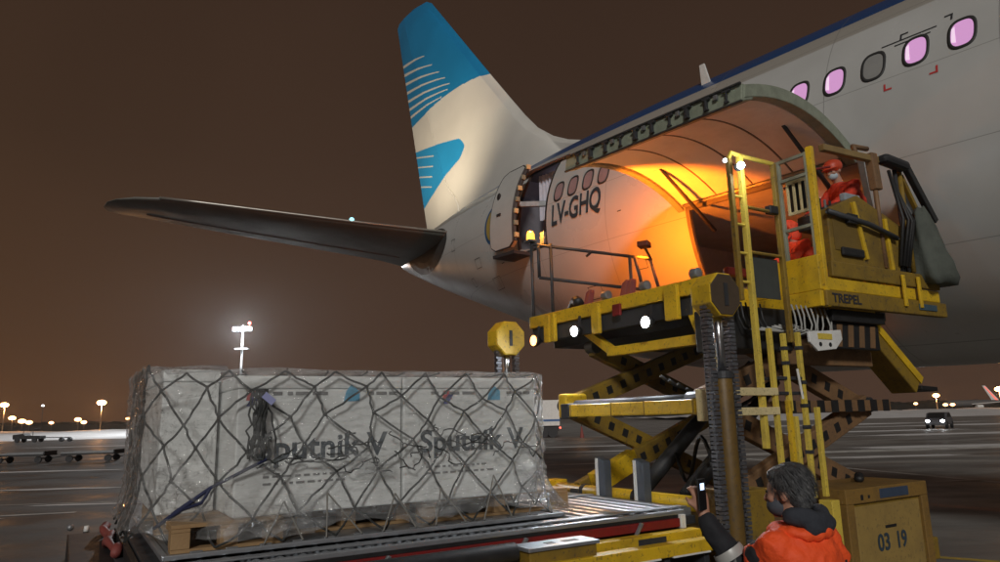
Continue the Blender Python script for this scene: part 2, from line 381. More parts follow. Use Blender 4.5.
# hold and vestibule linings behind the openings
hb = MB(); x0, x1, y0, y1, z0, z1 = -2.6, 3.6, -2.0, 2.02, CZ0+.02, -.22
hb.add([(x0,y0,z0),(x1,y0,z0),(x1,y1,z0),(x0,y1,z0),(x0,y0,z1),(x1,y0,z1),(x1,y1+.75,z1),(x0,y1+.75,z1)], [(0,1,2,3),(4,5,6,7),(0,1,5,4),(1,2,6,5),(3,0,4,7)])
hold = hb.build('cargo_hold', HOLD, air)
for k in range(5):
    MB().beam((-.5+k*.6, 1.95, z0+.05), (-.5+k*.6, -1.9, z0+.05), .10, .06).build('roller_track', GRY, hold)
for k in range(4): MB().beam((-1.6+k*1.2, -1.97, z0+.1), (-1.6+k*1.2, -1.97, z1-.05), .06, .05, up=(1,0,0)).build('hold_rib', DGR, hold)
MB().ball((.62, 1.2, -.36), .05).build('hold_lamp', L_SMALL, hold)
vb = MB(); x0, x1, y0, y1, z0, z1 = 5.3, 7.2, .6, 2.28, DZ0-.02, DZ1+.02
vb.add([(x0,y0,z0),(x1,y0,z0),(x1,y1,z0),(x0,y1,z0),(x0,y0,z1),(x1,y0,z1),(x1,y1,z1),(x0,y1,z1)], [(0,1,2,3),(4,5,6,7),(0,1,5,4),(1,2,6,5),(3,0,4,7)])
ves = vb.build('cabin_vestibule', mat('cabin_lining', (.20, .19, .21), .6, 0, .3, 3), air)
cur = MB(); vs = []
for i in range(41):
    s = 5.75+.9*i/40
    for z in (.75, 1.8): vs.append((s, 1.95+.05*sin(i*1.3), z))
cur.add(vs, [(2*i, 2*i+2, 2*i+3, 2*i+1) for i in range(40)]); cur.build('curtain', mat('pale_curtain', (.62, .60, .68), .8), ves, smooth=True)
lamp('vestibule_light', 'POINT', ves, (6.2, 1.5, 1.7), 2.5, (.85, .8, 1), .1)
part('galley_cart', DGR, ves, (6.0, 1.3, -.04), (6.6, 1.9, .7))
# door surround of the cargo opening
def ring_frame(name, m, s0, s1, z0, z1, w, pr, segs=14):
    b = MB()
    def P(s, z, e): return (s, skin_l(s, z, e), z)
    def run(pts, nrm):
        r = []
        for (s, z) in pts:
            ds, dz = nrm
            r.append([P(s, z, -.05), P(s, z, pr), P(s+ds*w, z+dz*w, pr), P(s+ds*w, z+dz*w, -.05)])
        b.loft(r)
    zz = [z0+(z1-z0)*i/segs for i in range(segs+1)]
    run([(s0, z) for z in zz], (-1, 0)); run([(s1, z) for z in zz], (1, 0))
    run([(s0-w, z1), (s1+w, z1)], (0, 1)); run([(s0-w, z0), (s1+w, z0)], (0, -1))
    return b.build(name, m, air)
ring_frame('cargo_door_frame', mat('worn_door_frame', (.16, .15, .14), .5, .2, .5, 5, (.06, .055, .05)), CS0, CS1, CZ0, CZ1, .075, .012)
ring_frame('cabin_door_frame', SEAL, DS0, DS1, DZ0, DZ1, .05, .010)

# cabin windows
GLASSP = emit('pink_lit_window', (.68, .34, .66), .52)
GLASSD = mat('closed_window_shade', (.30, .30, .29), .35, 0, .2, 5)
GLASSG = mat('dim_window', (.34, .25, .26), .2, 0, .3, 5)
def window(s, z, glass, w=.128, h=.185, name='cabin_window'):
    def ring(kw, e):
        r = []
        for k in range(28):
            a = 2*pi*k/28; ca, sa = cos(a), sin(a); ex = .70
            x = kw[0]*math.copysign(abs(ca)**ex, ca); y = kw[1]*math.copysign(abs(sa)**ex, sa)
            r.append(Vector((s+x, skin_l(s+x, z+y, e), z+y)))
        return r
    f = MB(); f.loft([ring((w*1.30, h*1.24), -.004), ring((w*1.28, h*1.22), .008), ring((w*1.06, h*1.05), .012), ring((w*.98, h*.98), .002)], caps=False)
    fo = f.build(name, SEAL, air, smooth=True)
    p = MB(); rr_ = [ring((w*1.02*k_, h*1.02*k_), .004) for k_ in (1, .75, .5, .25, .02)]
    p.loft(rr_, caps=False); p.add(rr_[-1], [tuple(range(28))]); p.build('pane', glass, fo)
    return fo
RGLOW = emit('pale_reveal_glow', (.82, .62, .80), .7)
for k in range(-1, 9):
    fo = window(-.533*k-(.07 if k > 4 else 0), 1.05, GLASSD if k == 2 else GLASSP)
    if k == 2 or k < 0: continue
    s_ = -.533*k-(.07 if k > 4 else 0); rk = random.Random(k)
    # paler glowing patch on one side paints in the lit reveal
    b = MB(); x0, x1 = s_+.065, s_+.118; b.add([(x, skin_l(x, z, .008), z) for x, z in ((x0, .93), (x1, .95), (x1, 1.15), (x0+.02, 1.18))], [(0, 1, 2, 3)]); b.build('reveal_glow', RGLOW, fo)
for i, s in enumerate((3.98, 4.42, 4.87, 5.32)): window(s, .985, GLASSG, .12, .18)
for s, z, dx, dz, m in ((-1.39, 1.41, -1, -1, DGR), (-2.02, 1.42, 1, -1, DGR), (-1.21, .60, -1, 1, REDK), (-1.86, .61, 1, 1, REDK)):
    b = MB()
    for (a0, a1, c0, c1) in ((0, .10*dx, 0, .025*dz), (0, .025*dx, 0, .10*dz)):
        q = [(s+a0, z+c0), (s+a1, z+c0), (s+a1, z+c1), (s+a0, z+c1)]
        e = .004 if a1 == .10*dx else .006
        b.add([(x, skin_l(x, y, e), y) for x, y in q], [(0, 1, 2, 3)])
    b.build('exit_corner_mark', m, air)
def hatch(s, z, w, h, name='service_hatch'):
    b = MB(); t = .012
    for (x0, x1, y0, y1) in ((-w, w, -h, -h+t), (-w, w, h-t, h), (-w, -w+t, -h+t, h-t), (w-t, w, -h+t, h-t)):
        b.add([(s+x, skin_l(s+x, z+y, .005), z+y) for x, y in ((x0, y0), (x1, y0), (x1, y1), (x0, y1))], [(0, 1, 2, 3)])
    return b.build(name, DGR, air)
for a in ((8.9, .15, .16, .12), (9.6, -.2, .10, .10), (8.2, -.45, .22, .14), (3.2, -.9, .14, .10), (10.3, .9, .12, .16), (4.6, -1.2, .2, .12), (-2.6, -.6, .14, .10), (-3.4, .2, .10, .08)): hatch(*a)
for s, z, w in ((-1.5, 1.30, .34), (-1.55, 1.24, .22), (7.6, -.1, .07), (3.5, .1, .05)):
    b = MB(); b.add([(s+x, skin_l(s+x, z+y, .005), z+y) for x, y in ((-w, 0), (w, 0), (w, .018), (-w, .018))], [(0, 1, 2, 3)]); b.build('stencil_line', DGR, air)
# registration letters
text_part('registration_lettering', 'LV-GHQ', .62, INK, air, lambda x, y: (5.47-x, skin_l(5.47-x, y+.27+.02*x, .016), y+.27+.02*x), width=1.50)
# round emblem beside the aft door
def disc_on_skin(name, m, s, z, rx, rz, e):
    b = MB(); c = [(s, skin_l(s, z, e), z)]
    vs = c; fs = []
    for ring_i in range(1, 5):
        for k in range(32):
            a = 2*pi*k/32; x = s+rx*ring_i/4*cos(a); y = z+rz*ring_i/4*sin(a); vs.append((x, skin_l(x, y, e), y))
    for k in range(32): fs.append((0, 1+k, 1+(k+1) % 32))
    for r_ in range(3):
        for k in range(32): fs.append((1+r_*32+k, 1+r_*32+(k+1) % 32, 1+(r_+1)*32+(k+1) % 32, 1+(r_+1)*32+k))
    b.add(vs, fs); return b.build(name, m, air)
disc_on_skin('emblem_rim', mat('emblem_blue', (.02, .10, .24), .4), 7.98, .93, .38, .52, .006)
disc_on_skin('emblem_disc', mat('emblem_yellow', (.42, .30, .07), .4), 7.98, .93, .29, .43, .011)
# crown antenna
def blade(s, l, h, c, name='blade_antenna'):
    z = .08+2.92*sqrt(1-(l/2.82)**2)-.03
    b = MB(); b.prism([(s, l-.02, z), (s+c, l-.02, z), (s+c*1.1, l-.02, z+h), (s+c*.55, l-.02, z+h)], (0, .04, 0)); return b.build(name, WHP, air, bevel=.01)
blade(2.1, 1.75, .42, .20); blade(-4.0, .3, .35, .3)

# fin and rudder, livery painted per vertex
def interp(P, x):
    for i in range(len(P)-1):
        if x <= P[i+1][0]: break
    a, b = P[i], P[i+1]; t = (x-a[0])/(b[0]-a[0]); return a[1]+(b[1]-a[1])*t
LEP = [(1.6, 6.0), (2.9, 6.3), (3.12, 6.7), (3.29, 7.15), (3.5, 7.75), (3.8, 8.35), (4.25, 8.98), (4.82, 9.53), (5.6, 10.2), (6.65, 11.09), (10.9, 14.66), (11.12, 15.0), (11.25, 15.7)]
TEP = [(1.6, 14.95), (2.73, 15.23), (11.12, 17.27), (11.25, 17.1)]
WHT = (.60, .585, .54); BL = (.012, .20, .43); LBL = (.02, .27, .56)
STR = [(9.28, 14.93, 8.92), (8.92, 14.38, 8.34), (8.55, 13.86, 7.86), (8.19, 13.48, 7.49), (7.84, 13.18, 7.16), (7.5, 13.3, 7.0), (7.17, 13.7, 6.88)]
def livery(s, z):
    zb = 6.72 + .10*sin(pi*min(1, max(0, (s-10.9)/4.2))) - .0*s
    if z > zb:
        for zt, se, ze in STR:
            if s > se-.05:
                k = (s-se)/(16.5-se); zz = ze+(zt-ze)*max(0, k)**.9
                if abs(z-zz) < .018+.035*max(0, min(1, k)): return WHT
        return BL
    # lower sweep
    if s > 12.2:
        zt = 5.05+(s-12.6)*.194 if s > 12.6 else 5.05-1.2*(12.6-s)**1.4
        zl = 4.34-(s-12.5)*.30 if s > 12.5 else 4.34+1.3*(12.5-s)**1.2
        if zl < z < zt:
            for j in range(4):
                z5 = 5.45-j*.36; 
                if s > 14.3+.1*j and abs(z-(z5+(s-15.8)*.28)) < .022: return WHT
            return LBL
    return WHT
def livery_mat():
    m, n, l, b = nodes_of('fin_livery'); a = n.new('ShaderNodeVertexColor'); a.layer_name = 'livery'
    t = n.new('ShaderNodeTexCoord'); q = n.new('ShaderNodeTexNoise'); q.inputs['Scale'].default_value = .8; q.inputs['Detail'].default_value = 5; l.new(t.outputs['Object'], q.inputs['Vector'])
    mr_ = n.new('ShaderNodeMapRange'); mr_.inputs[3].default_value = .8; mr_.inputs[4].default_value = 1.12; l.new(q.outputs['Fac'], mr_.inputs[0])
    k = n.new('ShaderNodeMix'); k.data_type = 'RGBA'; k.blend_type = 'MULTIPLY'; k.inputs[0].default_value = 1; l.new(a.outputs[0], k.inputs[6]); l.new(mr_.outputs[0], k.inputs[7])
    l.new(k.outputs[2], b.inputs['Base Color']); b.inputs['Roughness'].default_value = .3
    return m
LIV = livery_mat()
def fin_piece(name, c0, c1, parent, nc, nz, hinge=None):
    vs = []; cols = []; fs = []
    zs = [1.6+(11.25-1.6)*i/nz for i in range(nz+1)]
    for side in (1, -1):
        for z in zs:
            le = interp(LEP, z); te = interp(TEP, z)
            for j in range(nc+1):
                c = c0+(c1-c0)*j/nc; s = le+(te-le)*c
                leb = max(le, 8.2+(z-3.5)*.9); ch = te-leb; x = max(0, min(1, (s-leb)/ch)) if s > leb else 0
                y = 5*.095*(.2969*sqrt(x)-.126*x-.3516*x*x+.2843*x**3-.1036*x**4)*ch*min(1, .45+.55*(1-max(0, z-10.6)/.65))
                if s < leb+.3: y = max(y, .05+.02*(leb+.3-s)*min(1, (s-le)*3))*min(1, .25+(s-le)*2.5)
                vs.append((s, side*y, z)); cols.append(livery(s, z))
    M = (nz+1)*(nc+1); W = nc+1
    for sd_ in (0, 1):
        for i in range(nz):
            for j in range(nc):
                a = sd_*M+i*W+j; fs.append((a, a+1, a+W+1, a+W))
    for i in range(nz):
        for j in (0, nc): a = i*W+j; fs.append((a, M+a, M+a+W, a+W))
    for j in range(nc): a = nz*W+j; fs.append((a, a+1, M+a+1, M+a))
    me = bpy.data.meshes.new(name); me.from_pydata(vs, [], fs)
    ca = me.color_attributes.new('livery', 'FLOAT_COLOR', 'POINT')
    ca.data.foreach_set('color', [x for c in cols for x in (*c, 1)])
    bm = bmesh.new(); bm.from_mesh(me); bmesh.ops.remove_doubles(bm, verts=bm.verts, dist=.0004); bmesh.ops.recalc_face_normals(bm, faces=bm.faces); bm.to_mesh(me); bm.free()
    me.materials.append(LIV)
    for p in me.polygons: p.use_smooth = True
    o = bpy.data.objects.new(name, me); col.objects.link(o); o.parent = parent
    return o
fin = fin_piece('tail_fin', 0, .70, air, 170, 430)
rud = fin_piece('rudder', .703, 1, fin, 130, 430)
hz = [(interp(LEP, z)+(interp(TEP, z)-interp(LEP, z))*.703, z) for z in (3.5, 10.5)]
ax = Vector((hz[1][0]-hz[0][0], 0, hz[1][1]-hz[0][1])).normalized(); hp = Vector((hz[0][0], 0, hz[0][1]))
rud.matrix_local = Matrix.Translation(hp) @ Matrix.Rotation(rad(-5), 4, ax) @ Matrix.Translation(-hp)

# tailplanes: root to tip sections
def tailplane(side):
    SEC = [(.7, 10.55, 15.35, 1.33), (1.6, 10.85, 15.2, 1.40), (4, 11.95, 15.55, 1.60), (7.6, 13.52, 16.1, 1.92), (8.5, 13.95, 16.2, 2.0), (9.0, 14.35, 16.28, 2.03), (9.35, 14.85, 16.22, 2.06), (9.5, 15.3, 15.9, 2.07)]
    rings = []; N = 22
    for l_, le, te, z in SEC:
        ch = te-le; r = []
        for k in range(2*N):
            x = .5*(1-cos(pi*(k/N if k <= N else 2-k/N)))
            y = 5*.10*(.2969*sqrt(x)-.126*x-.3516*x*x+.2843*x**3-.1036*x**4)*ch
            if l_ > 9.2: y *= .4
            r.append(Vector((le+ch*x, side*l_, z+(y*.75 if k <= N else -y))))
        rings.append(r)
    o = MB().loft(rings).build('tailplane', mat('tailplane_grey', (.16, .165, .15), .4, 0, .4, 1.2, (.10, .10, .09), .06, 12), air, smooth=True)
    es = o.modifiers.new('es', 'EDGE_SPLIT'); es.split_angle = rad(50)
    # leading edge, its lit line painted in as a paler tube, and elevator line
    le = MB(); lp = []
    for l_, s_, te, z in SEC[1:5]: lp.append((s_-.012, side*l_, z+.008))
    le.tube(lp, .035, 8).build('leading_edge', mat('lit_edge_tone', (.42, .40, .36), .3, .7, .3, 3), o, smooth=True)
    el = MB(); pp = []
    for l_, s_, te, z in SEC[1:5]:
        x = .70; y = 5*.10*(.2969*sqrt(x)-.126*x-.3516*x*x+.2843*x**3-.1036*x**4)*(te-s_); pp.append((s_+(te-s_)*x, side*l_, z-y-.004))
    el.tube(pp, .02, 6).build('elevator_hinge_line', GRY, o)
    return o
tp = tailplane(1); tailplane(-1)
MB().ball((12.0, 4.1, 1.66), .07).build('logo_light', emit('logo_lamp', (.35, .8, .9), 1.4), tp)
lamp('logo_lamp', 'SPOT', tp, (12.6, 4.4, 1.95), 1350, (1, .82, .58), .08, aim=(13.9, 0, 6.4), angle=92, blend=.9)
# dark root fairing plate of the tailplane
disc_on_skin('tailplane_root_plate', mat('dark_root_plate', (.045, .045, .043), .5, 0, .3, 3), 12.5, 1.2, 1.7, .6, .012)

# open aft cabin door, swung out and aft, parallel to the skin
def cabin_door():
    b = MB(); S0, S1, Z0, Z1, off = 6.28, 7.12, -.02, 1.86, .50
    nS, nZ = 8, 22; outer = []; inner = []
    def corner(u, v):   # rounded outline
        return u, v
    for i in range(nZ+1):
        z = Z0+(Z1-Z0)*i/nZ
        e = min(i, nZ-i)/nZ*(Z1-Z0); ins = .16-sqrt(max(0, .16**2-max(0, .16-e)**2)) if e < .16 else 0
        for j in range(nS+1):
            s = S0+ins+(S1-S0-2*ins)*j/nS; l_ = skin_l(6.3, z)+off-.05*(s-S0)
            outer.append((s, l_, z)); inner.append((s, l_-.13, z))
    W = nS+1; M = len(outer); fs = []
    for i in range(nZ):
        for j in range(nS):
            a = i*W+j; fs += [(a, a+1, a+W+1, a+W), (M+a, M+a+W, M+a+W+1, M+a+1)]
        for j in (0, nS): a = i*W+j; fs.append((a, a+W, M+a+W, M+a))
    for j in range(nS):
        for i in (0, nZ): a = i*W+j; fs.append((a, a+1, M+a+1, M+a))
    b.add(outer+inner, fs); d = b.build('cabin_door', mat('cabin_door_skin', (.50, .50, .48), .35, 0, .3, 3, (.36, .36, .34)), air)
    ed = MB()
    for i in range(nZ):
        z = Z0+.1+(Z1-Z0-.2)*i/nZ
    path = [(S0-.012, skin_l(6.3, Z0+.1+(Z1-Z0-.2)*i/14)+off-.065, Z0+.1+(Z1-Z0-.2)*i/14) for i in range(15)]
    ed.tube(path, .045, 6).build('door_seal', SEAL, d)
    per = []
    for i in range(nZ+1): per.append(Vector(outer[i*W]))
    for j in range(1, nS+1): per.append(Vector(outer[nZ*W+j]))
    for i in range(nZ-1, -1, -1): per.append(Vector(outer[i*W+nS]))
    for j in range(nS-1, -1, -1): per.append(Vector(outer[j]))
    MB().tube([q_+Vector((0, -.02, 0)) for q_ in per], .024, 6).build('edge_seal', SEAL, d)
    for i in range(7):
        z = .15+i*.26; l_ = skin_l(6.3, z)+off-.065
        part('latch_block', PRIMER if i % 2 else CREAM, d, (S0-.085, l_-.05, z), (S0-.04, l_+.05, z+.10), .004)
    MB().ball((6.92, skin_l(6.3, 1.2)+off-.03, 1.2), (.07, .03, .10)).build('door_window', BLK, d, smooth=True)
    MB().beam((6.86, skin_l(6.3, .75)+off-.02, .75), (6.7, skin_l(6.3, .75)+off, .75), .03, .05).build('door_handle', DGR, d, bevel=.005)
    sl = MB(); sl.box((6.35, 2.3, DZ0-.12), (7.1, 3.0, DZ0-.05)); sl.build('door_sill', DGR, d)
    MB().beam((5.74, 2.2, .9), (6.5, 2.85, .95), .07, .12).build('door_arm', GRY, d, bevel=.01)
    return d
cabin_door()

# open cargo door: hinged along its top edge, swung out and up
H = Vector((0, 2.80, -.20)); O = Vector((0, 5.28, .06)); ch = (O-H); cl = ch.length; cu = ch.normalized(); nu = Vector((0, -cu.z, cu.y)); sag = .30
DSA, DSB = -.72, 2.12
def arc(t, e=0.): return H + cu*(cl*t) + nu*(sag*4*t*(1-t)+e)
def door_pt(s, t, e=0.): p = arc(t, e); return (s, p.y, p.z)
dm = MB(); NT = 24; rings = []
for i in range(NT+1):
    t = i/NT; rings.append([door_pt(DSA, t, .10), door_pt(DSB, t, .10), door_pt(DSB, t, .0), door_pt(DSA, t, .0)])
dm.loft(rings); cdoor = dm.build('cargo_door', mat('door_skin', (.55, .55, .53), .35, 0, .3, 2, (.4, .4, .38)), air)
# inner lining panels with ribs between them
sp_ = [DSA+.10, DSA+.78, DSA+1.42, DSA+2.06, DSB-.10]
for i in range(4):
    r_ = []
    for k in range(15):
        t = .05+.86*k/14; r_.append([door_pt(sp_[i]+.012, t, -.03), door_pt(sp_[i+1]-.012, t, -.03), door_pt(sp_[i+1]-.012, t, .005), door_pt(sp_[i]+.012, t, .005)])
    MB().loft(r_).build('lining_panel', LINER, cdoor, bevel=.008)
for i in (1, 2, 3):
    r_ = []
    for k in range(15):
        t = .05+.88*k/14; s = sp_[i]; r_.append([door_pt(s-.010, t, -.036), door_pt(s+.010, t, -.036), door_pt(s+.010, t, .0), door_pt(s-.010, t, .0)])
    MB().loft(r_).build('door_rib', mat('rib_grey', (.20, .17, .14), .5), cdoor)
for nm, s0, s1, m in (('front_edge_frame', DSA-.06, DSA+.08, PRIMER), ('rear_edge_frame', DSB-.07, DSB+.05, PRIMER)):
    r_ = []
    for k in range(19):
        t = k/18; r_.append([door_pt(s0, t, -.05), door_pt(s1, t, -.05), door_pt(s1, t, .115), door_pt(s0, t, .115)])
    MB().loft(r_).build(nm, m, cdoor, bevel=.01)
e_ = MB(); p0 = arc(.93); p1 = arc(1.0)
e_.prism([(DSA-.05, p1.y+.02, p1.z+.125), (DSA-.05, p1.y+.05, p1.z-.095), (DSA-.05, p0.y, p0.z-.08), (DSA-.05, p0.y, p0.z+.08)], (DSB-DSA+.10, 0, 0))
fe = e_.build('free_edge_frame', PRIMER, cdoor, bevel=.012)
for i in range(10):
    s = DSA+.14+i*.275; w_ = .012+.008*((i*7) % 3)
    hk = MB(); y0_, z0_ = p1.y+.035, p1.z
    hk.prism([(s-.055, y0_, z0_+.10), (s+.05, y0_, z0_+.10), (s+.05, y0_, z0_+.08), (s+w_*.7, y0_, z0_+.07), (s+w_*.7, y0_, z0_-.02), (s+.035, y0_, z0_-.04), (s+.03, y0_, z0_-.06), (s-.035, y0_, z0_-.055), (s-w_*.7, y0_, z0_-.02), (s-w_*.7, y0_, z0_+.065), (s-.055, y0_, z0_+.08)], (0, .035+.012*(i % 3), 0))
    hk.build('latch_hook', DGR, cdoor, bevel=.004)
    if i % 2: part('latch_block', GRY, cdoor, (s-.16, p1.y+.04, p1.z+.03), (s-.11, p1.y+.075, p1.z+.09), .004)
for dz_ in (-.092, .122): MB().beam((DSA-.05, p1.y+.045, p1.z+dz_), (DSB+.05, p1.y+.045, p1.z+dz_), .03, .02).build('edge_seal', SEAL, cdoor)
for s in (DSA+.35, DSB-.45):
    MB().tube([(s, 2.55, -.62), door_pt(s, .42, -.02)], [.036, .026], 10).build('actuator', DGR, cdoor, smooth=True)
MB().tube([door_pt(DSA+.1, .03, -.02), door_pt(DSB-.1, .03, -.02)], .03, 8).build('hinge', GRY, cdoor)

# ------------------------------------------------------------------ cargo loader (u to the aircraft, v across away from the camera)
LM = (1.9, 6.11, 0); LR = rad(31.5)
ldr = root('cargo_loader', 'yellow scissor cargo loader raised to the open cargo door', 'cargo loader', LM, LR)
# chassis
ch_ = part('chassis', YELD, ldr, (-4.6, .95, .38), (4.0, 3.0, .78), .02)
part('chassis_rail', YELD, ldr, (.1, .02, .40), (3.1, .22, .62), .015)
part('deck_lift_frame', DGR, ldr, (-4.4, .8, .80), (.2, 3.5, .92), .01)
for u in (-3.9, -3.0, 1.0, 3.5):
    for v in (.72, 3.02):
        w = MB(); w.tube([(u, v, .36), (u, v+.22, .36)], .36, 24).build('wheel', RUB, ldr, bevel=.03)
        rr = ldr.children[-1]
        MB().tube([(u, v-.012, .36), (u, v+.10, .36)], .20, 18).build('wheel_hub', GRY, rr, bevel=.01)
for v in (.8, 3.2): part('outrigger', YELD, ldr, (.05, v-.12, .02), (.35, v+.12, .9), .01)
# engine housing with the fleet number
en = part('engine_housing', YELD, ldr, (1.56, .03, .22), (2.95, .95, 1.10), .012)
for a, b_ in (((1.55, -.005, .20), (1.67, .10, 1.06)), ((2.84, -.005, .20), (2.96, .10, 1.06)), ((1.55, -.007, 1.06), (2.96, .96, 1.20)), ((1.67, -.004, .20), (2.84, .10, .30))):
    part('housing_frame', mat('brown_yellow_frame', (.22, .125, .03), .5, 0, .6, 4, (.09, .055, .02), .15, 40, fleck=.4), en, a, b_, .008)
part('access_panel', mat('ochre_panel', (.30, .20, .06), .5, 0, .5, 3, (.14, .09, .035), .1, 30, fleck=.3), en, (1.70, .012, .33), (2.81, .04, 1.03), .006)
part('panel_latch', BLK, en, (2.16, .0, .80), (2.34, .014, .825), .003)
part('number_plate', mat('blue_plate', (.04, .06, .10), .5), en, (2.10, -.013, 1.085), (2.60, -.002, 1.175), .003)
part('reflector', BLK, en, (1.78, -.012, 1.09), (1.82, -.002, 1.14), .003); part('reflector', BLK, en, (1.90, -.012, 1.10), (1.93, -.002, 1.13), .003)
text_part('fleet_number', '03', .22, INK, en, lambda x, y: (2.00+x, .006, y+.60), width=.20); text_part('fleet_number', '19', .22, INK, en, lambda x, y: (2.34+x, .006, y+.60), width=.16)
part('front_post', LYEL, ldr, (1.34, .0, .2), (1.46, .14, 1.12), .008)
part('hydraulic_tank', YELD, ldr, (.20, .08, .45), (.62, .5, 1.28), .012)
part('tank_side', TAN, ldr, (.66, .15, .4), (1.3, .7, .98), .012)
for k in range(3): MB().ball((2.35+k*.16, .35+.1*k, 1.235), (.05, .05, .04)).build('filler_cap', BLK, en, smooth=True)

# main platform
dk = part('deck_frame', DGR, ldr, (-4.28, .72, .94), (.30, 3.80, 1.015), .008)
nr = 0
u = -4.14
while u < .28:
    MB().tube([(u, .80, 1.040), (u, 3.72, 1.040)], .040, 10).build('roller', ALU, dk, smooth=False); u += .155
for v0, v1 in ((.80, .90), (2.2, 2.28), (3.64, 3.74)): part('deck_strip', ALU, dk, (-4.2, v0, 1.082), (.28, v1, 1.094), .003)
part('front_deck_plate', ALU, dk, (.16, .78, 1.0), (.31, 3.74, 1.078), .004)
part('edge_lip', ALU, dk, (-4.26, .655, 1.05), (.10, .715, 1.085), .006)
part('edge_rail_black', BLK, dk, (-4.26, .662, 1.02), (.06, .71, 1.05), .003)
part('red_side_rail', REDP, dk, (-4.2, .64, .945), (.02, .705, 1.02), .006)
part('rail_end_plate', WHP, dk, (.022, .63, .93), (.085, .70, 1.05), .006)
for u in (-2.9, -1.75, -.55): 
    MB().prism([(u, .60, .93), (u+.03, .60, .93), (u+.10, .60, 1.02), (u+.075, .60, 1.03)], (0, .03, 0)).build('rail_hook', GRY, dk, bevel=.003)
yb = part('lower_side_beam', YEL, ldr, (-2.0, .50, .84), (.14, .62, .935), .008)
part('beam_plate', DGR, yb, (-.62, .492, .862), (-.30, .499, .915), .003)
MB().tube([(-1.28, .48, .89), (-1.28, .502, .89)], .035, 14).build('beam_hole', BLK, yb)
sb_ = part('step_beam', YEL, ldr, (-2.3, .24, .80), (.16, .36, .90), .010)
for u0, u1 in ((-1.55, -1.42), (-1.30, -1.0), (-.85, -.62), (-.48, -.05)): part('worn_white_edge', WHP, sb_, (u0, .232, .792), (u1, .30, .806), .002)
MB().tube([(-4.5, .42, .97), (-1.9, .42, .97)], .075, 20).build('rubber_buffer', RUB, ldr, smooth=True, bevel=.01)
tpz = part('step_plate', ALU, ldr, (-1.88, .26, .985), (-1.22, .50, 1.015), .006)
for a in ((-1.66, -1.58), (-1.50, -1.36)): part('plate_mark', BLK, tpz, (a[0], .34, 1.0155), (a[1], .40, 1.018), .001)
part('step_support', YELD, tpz, (-1.86, .28, .82), (-1.24, .48, .984), .006)
for k in range(5): part('step_bracket', DGR, ldr, (-1.9+k*.46, .3, .45), (-1.84+k*.46, .8, .80), .005)
# rear end of the platform: dark side box with faded red guides
part('rear_side_box', BLK, ldr, (-4.72, 2.2, .62), (-4.36, 4.45, .90), .012)
rg = MB(); pts = []
for k in range(13): pts.append((-4.40+.03*sin(k*1.1), 2.45+.16*k, .96+.025*sin(k*2.1)))
rg.tube(pts, [.036+.008*sin(k*1.7) for k in range(13)], 10).build('red_guide_bar', REDR, ldr, smooth=True)
part('rear_rail', BLK, ldr, (-4.34, .7, .66), (-4.29, 3.8, 1.0), .006)
MB().ball((-4.7, 4.40, .97), .035).build('corner_bolt', GRY, ldr)
# end stops
for v in (1.50, 2.13):
    s_ = MB(); s_.prism([(.33, v-.07, 1.0), (.33, v+.07, 1.0), (.33, v+.07, 1.50), (.33, v-.07, 1.46)], (.10, 0, 0)); so = s_.build('end_stop', mat('blue_grey_steel', (.10, .115, .14), .45, .3, .4, 5), ldr, bevel=.006)
    part('stop_edge', WHP, so, (.318, v+.03, 1.0), (.328, v+.075, 1.48), .003)
MB().tube([(.50, .85, 1.08), (.50, 3.3, 1.08)], .075, 16).build('cross_tube', YEL, ldr, smooth=True)
part('tube_bracket', YEL, ldr, (.30, 3.15, 1.0), (.62, 3.4, 1.18), .01)
for v, z in ((1.7, 1.14), (2.6, 1.14)): MB().tube([(.50, v, 1.08), (.50, v+.06, 1.08)], .085, 14).build('tube_clamp', DGR, ldr)

# lift masts with chains and sprocket covers
def mast(v0, near):
    m_ = MB(); m_.tube([(0, v0, .35), (0, v0, 2.28)], .082, 18); mo = m_.build('lift_mast', mat('brown_mast', (.15, .085, .016), .5, 0, .7, 3, (.05, .035, .015), .2, 40, fleck=.6) if near else YEL, ldr, smooth=True, bevel=.01)  # near mast takes a darker brown than the far one
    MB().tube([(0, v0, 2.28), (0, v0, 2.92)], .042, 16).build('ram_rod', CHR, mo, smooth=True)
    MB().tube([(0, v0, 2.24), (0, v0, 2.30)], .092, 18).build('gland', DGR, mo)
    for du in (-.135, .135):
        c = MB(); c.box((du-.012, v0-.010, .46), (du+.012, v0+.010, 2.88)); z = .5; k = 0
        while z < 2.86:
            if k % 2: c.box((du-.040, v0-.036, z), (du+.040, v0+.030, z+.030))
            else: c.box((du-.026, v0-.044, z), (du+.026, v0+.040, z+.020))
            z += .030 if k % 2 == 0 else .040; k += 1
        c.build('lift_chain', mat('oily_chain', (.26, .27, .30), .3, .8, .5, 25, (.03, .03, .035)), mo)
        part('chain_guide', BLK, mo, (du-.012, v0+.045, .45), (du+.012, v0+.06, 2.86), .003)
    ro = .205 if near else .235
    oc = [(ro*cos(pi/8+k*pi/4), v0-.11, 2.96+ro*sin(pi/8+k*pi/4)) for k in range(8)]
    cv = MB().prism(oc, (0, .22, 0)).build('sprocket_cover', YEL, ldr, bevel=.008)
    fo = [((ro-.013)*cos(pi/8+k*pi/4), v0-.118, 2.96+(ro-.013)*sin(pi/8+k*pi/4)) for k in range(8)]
    MB().prism(fo, (0, .012, 0)).build('cover_face', mat('dark_brown_cover', (.075, .05, .03), .6, 0, .4, 5) if near else YEL, cv, bevel=.004)  # near cover face dark brown, far one yellow
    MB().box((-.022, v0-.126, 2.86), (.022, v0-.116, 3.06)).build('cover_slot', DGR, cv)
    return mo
mast(0.0, True); mast(3.52, False)
